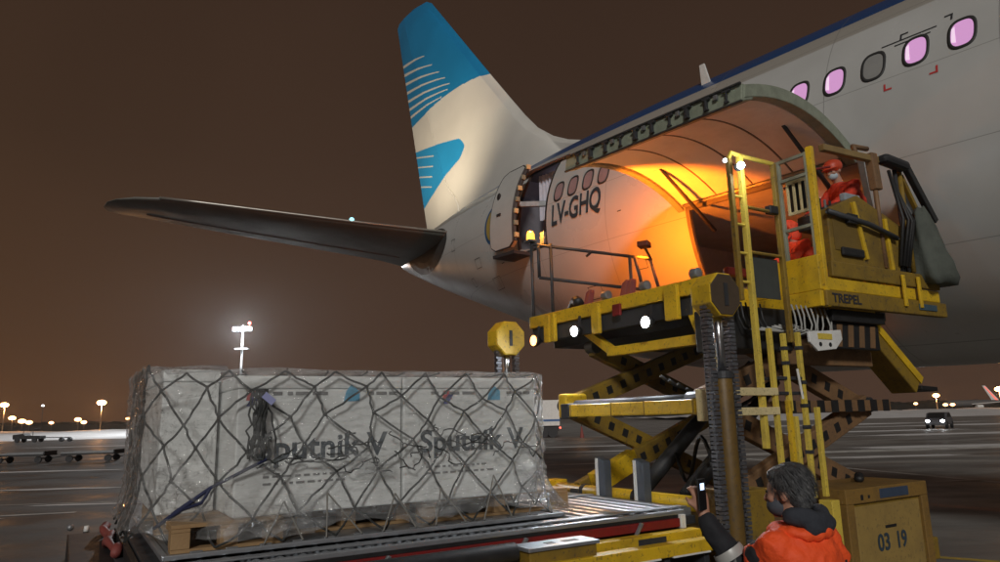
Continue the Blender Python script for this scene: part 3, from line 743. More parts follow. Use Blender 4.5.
# beam between the masts and its bracket
b3 = part('gate_beam', YEL, ldr, (-.06, .30, 1.945), (.06, 2.14, 2.075), .012)
for v in (.30, .93, 1.42, 2.1): part('beam_weld', YELD, b3, (-.065, v, 1.94), (.065, v+.012, 2.08), .002)
part('beam_bracket', CREAM, b3, (-.03, .10, 1.88), (.10, .295, 2.16), .008)
for z in (1.955, 2.13): part('ladder_tab', CREAM, ldr, (.24, .05, z-.035), (.80, .12, z+.035), .006)
part('gate_guard', DGR, ldr, (-.06, 2.16, 1.93), (.08, 2.30, 2.09), .01)

# scissor arms
def arm(p, q, v, m, wide=.24, nm='scissor_arm'):
    a = MB().beam((p[0], v, p[1]), (q[0], v, q[1]), .11, wide).build(nm, m, ldr, bevel=.012)
    d = (Vector((q[0], 0, q[1]))-Vector((p[0], 0, p[1]))); L_ = d.length; d.normalize(); up_ = Vector((-d.z, 0, d.x))
    if d.x < 0: up_ = -up_
    hb_ = MB(); k = .35
    while k < L_-.3:
        c = Vector((p[0], 0, p[1]))+d*k
        vs = [(c+d*x+up_*y) for x, y in ((-.045,-.05),(.045,-.05),(.045,.05),(-.045,.05))]
        hb_.prism([(w.x, v-.058, w.z) for w in vs], (0, .004, 0)); k += .24
    hb_.build('painted_hole_plates', BLK, a)['kind'] = 'stuff'  # black plates on the arm face paint in the dark of its holes
    for e in (p, q): MB().tube([(e[0], v-.075, e[1]), (e[0], v+.075, e[1])], .085, 14).build('arm_pivot', DGR, a)
    return a
for v in (.62, 2.75):
    m_ = TAN if v < 1 else YELD
    arm((.5, 1.06), (3.05, 2.0), v, m_); arm((3.0, 1.06), (.45, 2.08), v+.13, m_)
    arm((.45, 2.08), (3.0, 2.93), v, m_); arm((3.05, 2.0), (.92, 2.82), v+.13, m_)
part('arm_end_cap', YEL, ldr, (.28, 2.66, 1.93), (.62, 2.82, 2.22), .03)
MB().beam((.62, 2.6, 1.16), (1.25, 2.6, 1.42), .16, .24).build('arm_cover', YEL, ldr, bevel=.012)
MB().tube([(.45, .62, 2.08), (.45, 2.9, 2.08)], .06, 14).build('scissor_axle', DGR, ldr, smooth=True)
MB().tube([(3.05, .55, 2.0), (3.05, 2.95, 2.0)], .06, 14).build('scissor_axle', DGR, ldr, smooth=True)
for v in (1.3, 2.0): MB().tube([(.8, v, 1.1), (1.6, v, 1.7), (2.4, v, 2.3)], [.09, .09, .06], 14).build('lift_cylinder', DGR, ldr, smooth=True)
MB().tube([(1.0+.02*k, 1.1+.06*k, 1.45+.25*sin(k*.5)) for k in range(14)], .022, 8).build('hydraulic_hose', BLK, ldr, smooth=True)
for j in range(4):
    MB().tube([(.6+k*.16, 1.0+.12*j, 2.2+.05*j-.28*sin(pi*k/9)+.05*k*.4) for k in range(10)], .02, 6).build('hydraulic_hose', BLK, ldr, smooth=True)
# striped hazard bar
hz_ = part('hazard_bar', TAN, ldr, (1.15, .46, 1.93), (3.30, .54, 2.05), .006)
for k in range(9):
    u0 = 1.22+k*.24; MB().prism([(u0, .452, 1.925), (u0+.12, .452, 1.925), (u0+.12, .452, 2.055), (u0, .452, 2.055)], (0, .006, 0)).build('hazard_stripe', BLK, hz_)

# bridge
br = part('bridge_frame', YEL, ldr, (.80, .90, 3.06), (4.22, 3.95, 3.30), .015)
part('bridge_deck', ALU, br, (.86, .95, 3.302), (4.20, 3.90, 3.345), .004)
for k in range(14): MB().tube([(1.0+k*.22, 1.0, 3.365), (1.0+k*.22, 3.86, 3.365)], .03, 8).build('bridge_roller', ALU, br)
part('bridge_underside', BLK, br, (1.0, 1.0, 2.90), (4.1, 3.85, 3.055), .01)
part('sill_bumper', RUB, br, (4.222, .95, 3.10), (4.30, 3.9, 3.36), .02)
# rear edge beam with guide rollers, stops and work lights
rb = part('rear_beam', YEL, ldr, (.66, .78, 3.17), (.795, 3.95, 3.335), .012)
part('rear_beam_lower_plate', DGR, rb, (.70, .95, 2.97), (.79, 3.9, 3.165), .004)  # dark grey plate below the rear beam
for v0, v1 in ((1.05, 1.24), (2.36, 2.50), (3.40, 3.52), (3.28, 3.36)):
    part('guide_bracket', YEL, rb, (.60, v0, 2.93), (.655, v1, 3.30), .008)
for v in (.85, 2.30, 1.62): MB().tube([(.70, v-.05, 3.39), (.70, v+.05, 3.39)], .055, 14).build('guide_roller', GRY, rb, smooth=True, bevel=.006)
for v in (2.72, 2.02, 1.93):
    st = MB(); st.prism([(.70, v-.05, 3.32), (.70, v+.05, 3.32), (.74, v+.035, 3.50), (.78, v, 3.545), (.74, v-.035, 3.50)], (.09, 0, 0)); st.build('red_stop', REDR, rb, bevel=.012)
part('red_flap', REDP, rb, (.62, 1.98, 3.10), (.655, 2.12, 3.24), .01)
part('red_wedge', REDP, rb, (1.15, .80, 3.40), (1.9, .88, 3.50), .02)
MB().tube([(.82+.02*k, 3.0+.05*k, 3.40+.06*sin(k*.6)) for k in range(9)], .07, 10).build('rolled_cover', BLK, rb, smooth=True)
# lower bumper beam
lb = part('bumper_beam', YEL, ldr, (.74, .85, 2.655), (.86, 2.40, 2.765), .01)
MB().beam((.82, 2.36, 2.71), (.86, 3.0, 3.08), .10, .10).build('bumper_brace', YEL, lb, bevel=.008)
MB().beam((.80, .90, 2.71), (.76, 1.0, 3.05), .10, .10).build('bumper_brace', YEL, lb, bevel=.008)
def worklight(v, z, m, power, c, aimv, r=.062, nm='work_light'):
    h = MB(); h.tube([(.66, v, z), (.60, v, z), (.565, v, z)], [.05, r+.018, r+.02], 16); ho = h.build(nm, BLK, ldr, smooth=True)
    MB().tube([(.563, v, z), (.552, v, z)], r, 18).build('lens', m, ho)
    MB().beam((.63, v, z+.03), (.66, v, z+.2), .04, .02).build('light_bracket', DGR, ho)
    lamp(nm, 'SPOT', ho, (.538, v, z), power, c, .025, aim=aimv, angle=150, blend=.7)
worklight(2.79, 3.0, L_WHITE, 130, (.86, .93, 1), (-2.5, 1.4, 1.5)); worklight(1.50, 2.95, L_WHITE, 130, (.86, .93, 1), (-2.0, .8, 1.6))
worklight(3.71, 2.98, L_WARM, 60, (1, .6, .35), (-2.5, 3.0, 1.0), .07)
# far handrail with beacon
hr = MB()
rv = lambda u: 3.95-.55*(u-.74)/1.86
for a, b_ in (((.74, 3.0), (.74, 4.44)), ((1.02, 3.3), (1.02, 4.43)), ((2.22, 3.40), (2.22, 4.28)), ((2.30, 4.27), (2.40, 3.78)), ((2.54, 4.25), (2.66, 3.76)), ((.74, 4.41), (2.56, 4.26)), ((.84, 3.92), (2.66, 3.76)), ((.84, 3.92), (.84, 4.40))):
    hr.tube([(a[0], rv(a[0]), a[1]), (b_[0], rv(b_[0]), b_[1])], .024, 8)
hro = hr.build('handrail', DGR, ldr, smooth=True)
MB().beam((1.62, rv(1.62)-.02, 4.33), (1.52, rv(1.52)-.05, 4.25), .03, .03).build('rail_latch', BLK, hro)
bc = part('beacon_bracket', GRY, ldr, (.66, 3.88, 4.44), (.80, 4.02, 4.47), .005)
MB().tube([(.73, 3.95, 4.475), (.73, 3.95, 4.56), (.73, 3.95, 4.60)], [.062, .056, .03], 16).build('beacon_dome', L_AMB, bc, smooth=True)
lamp('beacon_light', 'POINT', bc, (.73, 3.95, 4.68), 55, (1, .33, .04), .05)
part('small_grey_light', GRY, ldr, (.93, 3.9, 4.44), (.97, 4.0, 4.62), .004)
# amber flood on the rail, shining at the fuselage
af = MB(); af.beam((2.20, 3.21, 4.42), (2.335, 3.27, 4.40), .17, .09); afo = af.build('amber_flood', mat('dark_lamp_housing', (.06, .012, .01), .5), ldr, bevel=.015)
MB().tube([(2.56, rv(2.56), 4.25), (2.28, 3.25, 4.38)], .02, 8).build('flood_arm', DGR, afo)
MB().beam((2.338, 3.272, 4.40), (2.348, 3.276, 4.398), .14, .07).build('flood_lens', L_AMB, afo)
lamp('amber_flood_light', 'SPOT', afo, (2.40, 3.32, 4.40), 480, (1, .185, .006), .03, aim=(3.5, 4.3, 4.62), angle=179, blend=.25)

# operator platform on the near side
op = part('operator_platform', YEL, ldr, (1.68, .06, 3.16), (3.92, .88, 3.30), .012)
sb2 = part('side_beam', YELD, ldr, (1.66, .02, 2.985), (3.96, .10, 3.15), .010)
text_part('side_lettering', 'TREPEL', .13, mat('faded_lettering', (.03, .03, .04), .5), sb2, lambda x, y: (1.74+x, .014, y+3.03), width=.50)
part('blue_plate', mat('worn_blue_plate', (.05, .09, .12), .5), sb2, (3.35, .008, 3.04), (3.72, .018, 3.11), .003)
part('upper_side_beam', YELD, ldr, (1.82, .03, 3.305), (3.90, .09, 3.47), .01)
for u in (3.05, 3.36): part('beam_stud', YEL, sb2, (u, -.01, 3.06), (u+.05, .018, 3.42), .008)
part('rear_panel', YEL, ldr, (1.62, .05, 3.155), (1.68, .88, 3.52), .008)
part('rear_lower_beam', YEL, ldr, (1.60, .05, 2.985), (1.66, .90, 3.15), .008)
part('dark_valance', BLK, ldr, (1.9, .14, 2.86), (2.85, .22, 2.984), .008)
hp_ = part('hazard_panel', BLK, ldr, (1.95, .20, 2.58), (2.80, .26, 2.858), .008)
for k in range(4):
    u0 = 2.0+k*.2; MB().prism([(u0, .192, 2.60), (u0+.09, .192, 2.60), (u0+.13, .192, 2.84), (u0+.04, .192, 2.84)], (0, .006, 0)).build('hazard_stripe', TAN, hp_)
part('arm_guide_beam', TAN, ldr, (1.4, .40, 2.42), (2.95, .50, 2.64), .01)
# console
cs = MB(); cs.prism([(1.95, .10, 3.475), (3.22, .10, 3.475), (3.42, .10, 4.02), (2.55, .10, 4.30), (1.95, .10, 4.06)], (0, .10, 0)); cso = cs.build('console_side', YELD, ldr, bevel=.012)
part('console_opening', mat('console_dark_ochre', (.16, .10, .02), .5, 0, .4, 4), cso, (2.02, .092, 3.62), (2.55, .099, 3.98), .004)
part('console_box', BLK, cso, (2.24, .04, 3.93), (2.42, .09, 4.04), .006)
MB().beam((2.56, .085, 3.56), (2.42, .085, 4.20), .05, .04, up=(0,1,0)).build('console_rib', YEL, cso, bevel=.006)
MB().beam((3.04, .085, 3.48), (3.0, .085, 4.08), .05, .04, up=(0,1,0)).build('console_rib', YEL, cso, bevel=.006)
MB().tube([(1.90, .06, 4.02), (2.6, .03, 3.95), (3.15, .05, 3.86)], .03, 8).build('console_rail', DGR, cso, smooth=True)
part('tool_tray', BLK, cso, (2.1, .06, 3.56), (2.5, .098, 3.66), .02)
ct = MB(); ct.prism([(2.0, .20, 4.06), (2.55, .20, 4.29), (3.3, .20, 4.06), (3.3, .20, 3.9), (2.0, .20, 3.9)], (0, .3, 0)); cto = ct.build('control_desk', DGR, ldr, bevel=.01)
for k in range(7): MB().tube([(2.15+.14*k, .30+.03*(k % 3), 4.14+.02*k), (2.15+.14*k, .30+.03*(k % 3), 4.26+.015*k)], .014, 8).build('joystick' if k % 3 == 0 else 'switch', GRY if k % 2 else BLK, cto)
part('grey_cushion', mat('pale_cushion', (.30, .34, .38), .7), cto, (2.42, .16, 4.24), (2.72, .24, 4.34), .02)
# overhead bar, headrest and rear mirror frame
MB().beam((1.98, .10, 4.76), (3.12, .10, 4.80), .07, .075).build('overhead_bar', mat('worn_ochre_bar', (.26, .17, .06), .5, 0, .5, 5), ldr, bevel=.008)
MB().beam((2.95, .10, 4.42), (2.92, .10, 4.86), .10, .12).build('bar_knuckle', TAN, ldr, bevel=.015)
MB().tube([(2.65, .10, 4.78), (2.62, .12, 4.90), (2.9, .12, 4.92)], .03, 8).build('bar_lever', TAN, ldr, smooth=True)
MB().tube([(2.93, .10, 3.5), (2.93, .10, 4.74)], .028, 8).build('bar_post', TAN, ldr, smooth=True)
MB().beam((3.02, .04, 4.80), (3.52, .04, 4.77), .16, .11).build('black_pad', RUB, ldr, bevel=.045)
MB().tube([(3.40, .10, 3.5), (3.38, .10, 4.75)], .025, 8).build('bar_post', DGR, ldr, smooth=True)
MB().tube([(3.50, .10, 3.5), (3.48, .10, 4.75)], .03, 8).build('bar_post', YELD, ldr, smooth=True)
MB().beam((3.60, .08, 4.82), (4.10, .08, 4.18), .07, .09).build('sloping_bar', BLK, ldr, bevel=.01)
MB().beam((3.54, .12, 4.70), (3.95, .12, 4.05), .05, .05).build('sloping_bar', YELD, ldr, bevel=.006)
MB().ball((3.98, .30, 4.45), (.14, .05, .22)).build('round_mirror', GRY, ldr, smooth=True)
part('dark_box', BLK, ldr, (3.25, .12, 3.48), (3.55, .4, 3.85), .02); MB().ball((3.40, .10, 3.56), .018).build('indicator', L_SMALL, ldr)
part('red_box', REDP, ldr, (3.12, .15, 3.66), (3.24, .3, 3.98), .02)
for j in range(4): MB().tube([(3.22+.05*j, .08, 4.7-.1*j), (3.28+.07*j+.05*sin(j), .02, 4.1), (3.20+.06*j, .08, 3.55)], .02, 6).build('control_cable', BLK, ldr, smooth=True)
# gate at the rear of the operator platform
gp = MB().beam((1.70, .06, 2.98), (1.70, .06, 4.70), .055, .07, up=(0,1,0)).build('gate_post', YEL, ldr, bevel=.006)
for v, m in ((.105, mat('grey_green_gate', (.26, .27, .20), .5, 0, .5, 5)), (.46, MATS['grey_green_gate'])):
    MB().beam((1.70, v, 3.50), (1.70, v, 4.66), .045, .045, up=(0,1,0)).build('gate_post', m, ldr, bevel=.005)
for z in (4.64, 4.42, 3.86): MB().beam((1.70, .13, z), (1.70, .44, z), .035, .035).build('gate_rail', MATS['grey_green_gate'], ldr, bevel=.004)
gro = MB().beam((1.76, .17, 4.05), (1.76, .42, 4.05), .03, .035).build('window_grille', CREAM, ldr, bevel=.004)
MB().beam((1.76, .17, 4.40), (1.76, .42, 4.40), .03, .035).build('grille_rail', CREAM, gro, bevel=.004)
for k in range(4): MB().beam((1.76, .18+.077*k, 4.065), (1.76, .18+.077*k, 4.385), .02, .028, up=(0,1,0)).build('grille_bar', CREAM, gro, bevel=.003)
part('grille_back', BLK, gro, (1.79, .17, 4.06), (1.80, .42, 4.39), .002)
MB().tube([(1.76, .46, 4.36), (1.9, .2, 4.52), (2.1, .1, 4.56)], .014, 6).build('red_cable', REDP, gro)

# ladders on the near side
def rung_ladder(u0, u1, v, z0, z1, m, rungs, nm='ladder_rail', w=.05):
    for uu in (u0, u1): MB().beam((uu, v, z0), (uu, v, z1), w, w, up=(0,1,0)).build(nm, m, ldr, bevel=.006)
    for z in rungs: MB().tube([(u0+w*.4, v, z), (u1-w*.4, v, z)], .014, 8).build('ladder_rung', m, ldr)
MB().beam((.62, .10, 1.62), (.62, .10, 4.42), .05, .055, up=(0,1,0)).build('ladder_rail', LYEL, ldr, bevel=.006)
MB().beam((.46, .10, 2.97), (.46, .10, 4.36), .045, .05, up=(0,1,0)).build('ladder_rail', YELD, ldr, bevel=.006)
for z in (3.15, 3.43, 3.71, 3.99): MB().tube([(.47, .10, z), (.61, .10, z)], .014, 8).build('ladder_rung', LYEL, ldr)
MB().beam((1.12, .10, 2.6), (1.12, .10, 4.42), .045, .05, up=(0,1,0)).build('ladder_rail', YELD, ldr, bevel=.006)
MB().tube([(.62, .10, 4.42), (1.12, .10, 4.42)], .022, 8).build('cage_rail', LYEL, ldr)
MB().tube([(.46, .10, 4.36), (.50, .10, 4.43), (.62, .10, 4.42)], .022, 8).build('cage_rail', LYEL, ldr)
for z in (3.45, 3.9): MB().tube([(.64, .10, z), (1.12, .10, z)], .018, 8).build('cage_rail', YELD, ldr)
part('cage_mesh_panel', mat('dark_mesh', (.05, .055, .05), .6), ldr, (.70, .13, 3.02), (1.08, .14, 3.42), .002)
part('ladder_hinge', BLK, ldr, (.98, .07, 3.88), (1.10, .14, 3.96), .006)
wl_ = MB(); wl_.tube([(.50, .03, 4.26), (.46, -.01, 4.24)], .04, 12); wlo = wl_.build('ladder_light', BLK, ldr)
MB().ball((.47, -.03, 4.25), .035).build('bulb', L_WHITE, wlo, smooth=True); MB().ball((.36, .06, 4.31), .02).build('bulb', L_SMALL, wlo)
lamp('ladder_lamp', 'POINT', wlo, (.48, -.10, 4.25), 9, (.9, .95, 1), .04)
for u0, z0, z1, m in ((.78, 1.40, 2.72, LYEL), (.98, 1.95, 2.68, LYEL), (1.20, 1.15, 2.70, LYEL), (.96, 1.30, 2.05, YEL), (1.38, 1.15, 1.98, LYEL), (1.04, 1.1, 1.9, LYEL)):
    MB().beam((u0, .08, z0), (u0, .08, z1), .045, .045, up=(0,1,0)).build('ladder_rail', m, ldr, bevel=.005)
for u0, zz in ((.98, (2.52, 2.38)), (1.20, (2.53, 2.2, 1.98, 1.78, 1.55))):
    for z in zz: part('rail_clip', DGR, ldr, (u0-.03, .05, z), (u0+.03, .11, z+.035), .003)
for z in (2.10, 2.24): part('ladder_step', DGR, ldr, (.80, .06, z), (1.2, .20, z+.03), .004)
MB().tube([(1.06, .02, 2.34), (1.10, .02, 2.06)], .012, 8).build('white_handle', WHP, ldr)
# white bracket and hose bundle
wb = MB(); wb.prism([(1.42, .10, 2.72), (1.95, .10, 2.76), (1.96, .10, 2.66), (1.84, .10, 2.56), (1.54, .10, 2.53), (1.42, .10, 2.62)], (0, .03, 0)); wbo = wb.build('white_bracket', WHP, ldr, bevel=.006)
for u in (1.58, 1.74): MB().tube([(u, .094, 2.60), (u, .104, 2.60)], .022, 12).build('bracket_hole', BLK, wbo)
part('bracket_patch', LYEL, wbo, (1.55, .094, 2.65), (1.78, .099, 2.71), .002)
random.seed(3)
HOSEW = mat('pale_hose', (.34, .34, .32), .5, 0, .3, 12)
for k in range(9):
    u0 = 1.32+.075*k; uu = u0+random.uniform(-.02, .05)
    MB().tube([(u0, .20, 3.0), (u0+.01, .18, 2.9), (uu, .16+.01*(k % 3), 2.80), (uu-.03, .16, 2.74), (uu-.2, .2, 2.72-.01*(k % 4)), (uu-.6, .24, 2.73+.01*k)], .010, 6).build('hose', HOSEW, ldr, smooth=True)
for k in range(6): MB().tube([(.62+.07*k, .30, 3.0), (.62+.07*k, .28, 2.85), (.66+.07*k, .26, 2.74), (.9+.06*k, .26, 2.70+.008*k)], .009, 6).build('hose', DGR, ldr, smooth=True)
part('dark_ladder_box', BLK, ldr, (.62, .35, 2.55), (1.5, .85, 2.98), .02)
# tilted chute at the front
ck = MB().beam((2.72, .42, 2.92), (3.62, .42, 2.22), .30, .26).build('front_chute', YELD, ldr, bevel=.015)
MB().beam((2.86, .262, 2.88), (3.66, .262, 2.26), .015, .09).build('chute_edge', YEL, ck)
MB().beam((3.58, .40, 2.18), (3.92, .40, 2.16), .34, .05).build('chute_foot', BLK, ck, bevel=.006)
# side parts
MB().tube([(3.05, .30, 2.93), (3.05, .30, 3.06)], .05, 12).build('pin', GRY, ldr)

# ------------------------------------------------------------------ the load on the platform
LMat = Matrix.Translation(LM) @ Matrix.Rotation(LR, 4, 'Z')
def lroot(name, label, cat, uvz, group=None):
    o = root(name, label, cat, LMat @ Vector(uvz), LR, group); o['_b'] = uvz; return o
def lput(mb, name, m, base, parent=None, **k):
    """loader-frame geometry -> object with its origin at base"""
    b = Vector(base); mb.v = [tuple(Vector(p)-b) for p in mb.v]
    o = mb.build(name, m, None, **k)
    if parent: o.parent = parent
    else: o.location = LMat @ b; o.rotation_euler = (0, 0, LR)
    return o
BB = (-2.62, 2.22, 1.095)
bs = lroot('aircraft_pallet', 'flat aluminium aircraft pallet with black edge rail under the wrapped load', 'cargo pallet', BB); del bs['_b']
lput(B((-4.18, 1.02, 1.095), (-1.06, 3.42, 1.112)), 'base_sheet', ALU, BB, bs, bevel=.003)
for a, b_ in (((-4.22, .985, 1.096), (-1.02, 1.018, 1.128)), ((-4.22, 3.422, 1.096), (-1.02, 3.455, 1.128)), ((-4.222, 1.02, 1.097), (-4.182, 3.42, 1.127)), ((-1.058, 1.02, 1.097), (-1.018, 3.42, 1.127))):
    lput(B(a, b_), 'edge_rail', ALU, BB, bs, bevel=.006)
for k in range(14): lput(B((-4.05+k*.225, 1.022, 1.113), (-3.97+k*.225, 1.05, 1.135)), 'tie_down_ring', GRY, BB, bs, bevel=.004)

def wood_pallet(label, u0, u1, v0, v1):
    base = ((u0+u1)/2, (v0+v1)/2, 1.113)
    o = lroot('wooden_pallet', label, 'wooden pallet', base, 'wooden pallets under the boxes'); del o['_b']
    zz = (1.113, 1.138, 1.245, 1.270, 1.295)
    n_ = 8
    for k in range(n_):
        a = v0+(v1-v0)*k/n_; lput(B((u0, a+.012, zz[3]), (u1, a+(v1-v0)/n_-.012, zz[4])), 'deck_board', WOOD, base, o, bevel=.003)
    for k in range(3):
        a = u0+(u1-u0-.12)*k/2
        lput(B((a, v0, zz[2]), (a+.12, v1, zz[3]-.001)), 'stringer_board', WOOD, base, o, bevel=.003)
        for j in range(3):
            c = v0+(v1-v0-.14)*j/2; lput(B((a, c, zz[1]), (a+.12, c+.14, zz[2]-.001)), 'block', WOOD, base, o, bevel=.004)
    for j in range(3):
        c = v0+(v1-v0-.12)*j/2; lput(B((u0, c, zz[0]), (u1, c+.12, zz[1]-.001)), 'bottom_board', WOOD, base, o, bevel=.003)
wood_pallet('raw wooden pallet showing at the left corner under the load', -4.16, -3.42, 1.12, 3.25)
wood_pallet('dark recessed wooden pallet under the middle of the load', -3.36, -2.30, 1.42, 3.25)
wood_pallet('raw wooden pallet jutting out under the right end of the load', -2.24, -.74, 1.30, 3.25)

def cargo_box(label, u0, u1, v0, v1, z0, z1, printed=None):
    base = ((u0+u1)/2, (v0+v1)/2, z0)
    o = lroot('shipping_box', label, 'box', base, 'white boxes of the wrapped load'); del o['_b']
    lput(B((u0, v0, z0), (u1, v1, z1-.10)), 'box_body', BOXW, base, o, bevel=.012)
    lput(B((u0-.004, v0-.004, z1-.096), (u1+.004, v1+.004, z1)), 'box_lid', BOXW, base, o, bevel=.012)
    if printed is not None:
        f = v0-.003
        def tx(name, s, size, m, x0, zb, width=None):
            vs, fs = text_mesh(s, size); a = min(v[0] for v in vs); w_ = max(v[0] for v in vs)-a; k = width/w_ if width else 1
            b = MB(); b.add([(u0+x0+(v[0]-a)*k, f, zb+v[1]) for v in vs], fs); lput(b, name, m, base, o)
        tx('product_lettering', 'Sputnik V', .25, INK, .15, 1.69, 1.02)
        def mark(name, m, pts): lput(MB().prism([(u0+x, f, z) for x, z in pts], (0, .0025, 0)), name, m, base, o)
        mark('red_logo', REDK, [(printed, 2.12), (printed+.09, 2.12), (printed+.07, 2.19), (printed+.01, 2.19)])
        f = v0-.006
        mark('blue_logo', NAVY, [(printed+.0, 2.08), (printed+.05, 2.08), (printed+.10, 2.16), (printed+.05, 2.16)])
        mark('light_blue_logo', BLUEP, [(.80, 2.11), (.93, 2.11), (.93, 2.19), (.86, 2.24), (.82, 2.19)])
        for x, w_ in ((.25, .07), (.36, .04), (.42, .10), (.55, .12), (1.0, .05), (1.07, .09), (1.18, .07)):
            mark('small_print', mat('grey_print', (.22, .22, .22), .5), [(x, 2.16), (x+w_, 2.16), (x+w_, 2.185), (x, 2.185)])
        for r_ in range(2):
            x = .20
            while x < .78:
                w_ = random.uniform(.02, .07); mark('small_print', MATS['grey_print'], [(x, 1.56-r_*.05), (x+w_, 1.56-r_*.05), (x+w_, 1.575-r_*.05), (x, 1.575-r_*.05)]); x += w_+.025
random.seed(11)
cargo_box('white printed box at the left front of the netted load', -3.76, -2.47, 1.21, 2.22, 1.296, 2.305, .06)
cargo_box('white printed box at the right front of the netted load', -2.45, -1.14, 1.21, 2.22, 1.296, 2.305, .36)
cargo_box('plain white box behind the printed boxes, left', -3.74, -2.47, 2.24, 3.24, 1.296, 2.32)
cargo_box('plain white box behind the printed boxes, right', -2.45, -1.14, 2.24, 3.24, 1.296, 2.30)
cargo_box('narrow white box at the outer left end of the load', -4.20, -3.79, 1.80, 3.24, 1.296, 2.385)

# hull of the load in plan: outer left -> front -> right -> back
HP = [(-4.27, 3.32), (-4.29, 1.76), (-3.80, 1.155), (-1.24, 1.155), (-1.05, 1.29), (-1.05, 3.32)]
HL = [0]
for i in range(len(HP)-1): HL.append(HL[-1]+(Vector(HP[i+1])-Vector(HP[i])).length)
def hull(p, e=0.):
    p = max(0, min(HL[-1]-1e-4, p))
    def pt(q):
        q = max(0, min(HL[-1]-1e-4, q))
        for i in range(len(HP)-1):
            if q <= HL[i+1]: break
        return Vector(HP[i]).lerp(Vector(HP[i+1]), (q-HL[i])/(HL[i+1]-HL[i]))
    c = (pt(p-.05)+pt(p)*2+pt(p+.05))/4; d = (pt(p+.06)-pt(p-.06)).normalized()
    return c + Vector((d.y, -d.x))*e
def hull3(p, z, e):
    k = max(0, (1.42-z)/.30); c = hull(p, e + .085*min(1, k)**1.3); return Vector((c.x, c.y, z))
# net
random.seed(5)
net = MB(); nodes = {}
DX = .385; LV = [2.375, 2.17, 1.97, 1.76, 1.55, 1.35, 1.135]
NI = int(HL[-1]/DX)
for j, z in enumerate(LV):
    for i in range(-1, NI+2):
        p = i*DX+(DX/2 if j % 2 else 0)
        jt = .085 if 0 < j < 6 else .0
        zz = z+(random.uniform(-.055, .055) if jt else 0)
        if j == 0:
            zz = 2.335 if p > HL[1]+.1 else 2.41
        nodes[i, j] = (p+random.uniform(-jt, jt), zz)
def cord(mb, a, b, r=.0085, e=.028, n_=5, wig=.012):
    pts = []
    for k in range(n_+1):
        t = k/n_; w = sin(pi*t)
        pts.append(hull3(a[0]+(b[0]-a[0])*t+w*random.uniform(-wig, wig), a[1]+(b[1]-a[1])*t-w*.006, e+random.uniform(-.004, .006)))
    mb.tube(pts, r, 5)
for j in range(6):
    for i in range(-1, NI+1):
        a = nodes[i, j]
        for di in ((0, -1) if j % 2 == 0 else (0, 1)):
            b_ = nodes.get((i+di, j+1))
            if not b_ or min(a[0], b_[0]) < -.1 or max(a[0], b_[0]) > HL[-1]+.1: continue
            cord(net, a, b_, .0088)
    for i in range(0, NI+1):      # knots
        if j and 0 < nodes[i, j][0] < HL[-1]: net.ball(hull3(*nodes[i, j], .030), .015, 6, 4)
# cords across the top
for k in range(9):
    u = -3.75+k*.32; net.tube([(u, 1.15, 2.335), (u+.15, 1.7, 2.34), (u, 2.3, 2.355), (u+.15, 3.3, 2.35)], .0075, 5)
NB = (-2.62, 2.22, 1.14)
nt = root('cargo_net', 'black diamond-mesh cargo net tied down over the white boxes', 'cargo net', LMat @ Vector(NB), LR)
lput(net, 'net_mesh', CORD, NB, nt)
# bunched slack: a hanging knot near the left corner and a tangle along the front
PF = HL[2]
bun = MB()
for k in range(15):
    p0 = PF+.17+random.uniform(-.05, .06); pts = []
    for q in range(9):
        t = q/8; pts.append(hull3(p0+random.uniform(-.018, .018)+(.10*t*(k-7)/7 if t > .3 else 0), 2.20-.45*t-.06*random.random()*t, .035+.02*random.random()))
    bun.tube(pts, .0075, 5)
lput(bun, 'gathered_cords', CORD, NB, nt)
tg = MB()
for k in range(30):
    p0 = PF+.1+random.random()*2.3; z0 = 1.73+random.gauss(0, .055); ln = random.uniform(.18, .55); pts = []; zz = z0; pp = p0
    ang_ = random.uniform(-.5, .5)
    for q in range(9):
        ang_ += random.gauss(0, .55); pp += ln/8*cos(ang_); zz += ln/8*sin(ang_)*.8; zz += (1.73-zz)*.12
        pts.append(hull3(pp, zz, .036+.015*random.random()))
    tg.tube(pts, .0055, 4)
lput(tg, 'tangled_cords', CORD, NB, nt)
for k in range(0, 11, 2):      # lower tie cords, pale and taut, to the edge rings
    p = PF+.35+k*.22; a = (p+random.uniform(-.1, .1), 1.40+random.uniform(-.05, .08))
    for d in (-.13, .14):
        c0 = hull3(*a, .05); c1 = Vector((hull(p+d).x, 1.005, 1.135)); lput(MB().tube([c0, (c0+c1)/2+Vector((0, -.008, 0)), c1], .0065, 5), 'tie_cord', CORDL, NB, nt)
stp = MB(); a = hull3(PF+.24, 1.70, .05); m1 = hull3(PF-.10, 1.52, .07); m2 = hull3(PF-.36, 1.36, .07); e1 = hull3(PF-.55, 1.24, .06)
stp.tube([a, m1, m2, e1], [.012, .012, .02, .012], 6); stp.tube([m1, hull3(PF-.16, 1.42, .08), m2], .012, 6)
lput(stp, 'blue_strap', STRAPB, NB, nt, smooth=True)
lput(MB().beam(hull3(PF+.20, 2.16, .06), hull3(PF+.27, 2.10, .07), .015, .05), 'plastic_tag', mat('lilac_tag', (.30, .32, .55), .4), NB, nt)

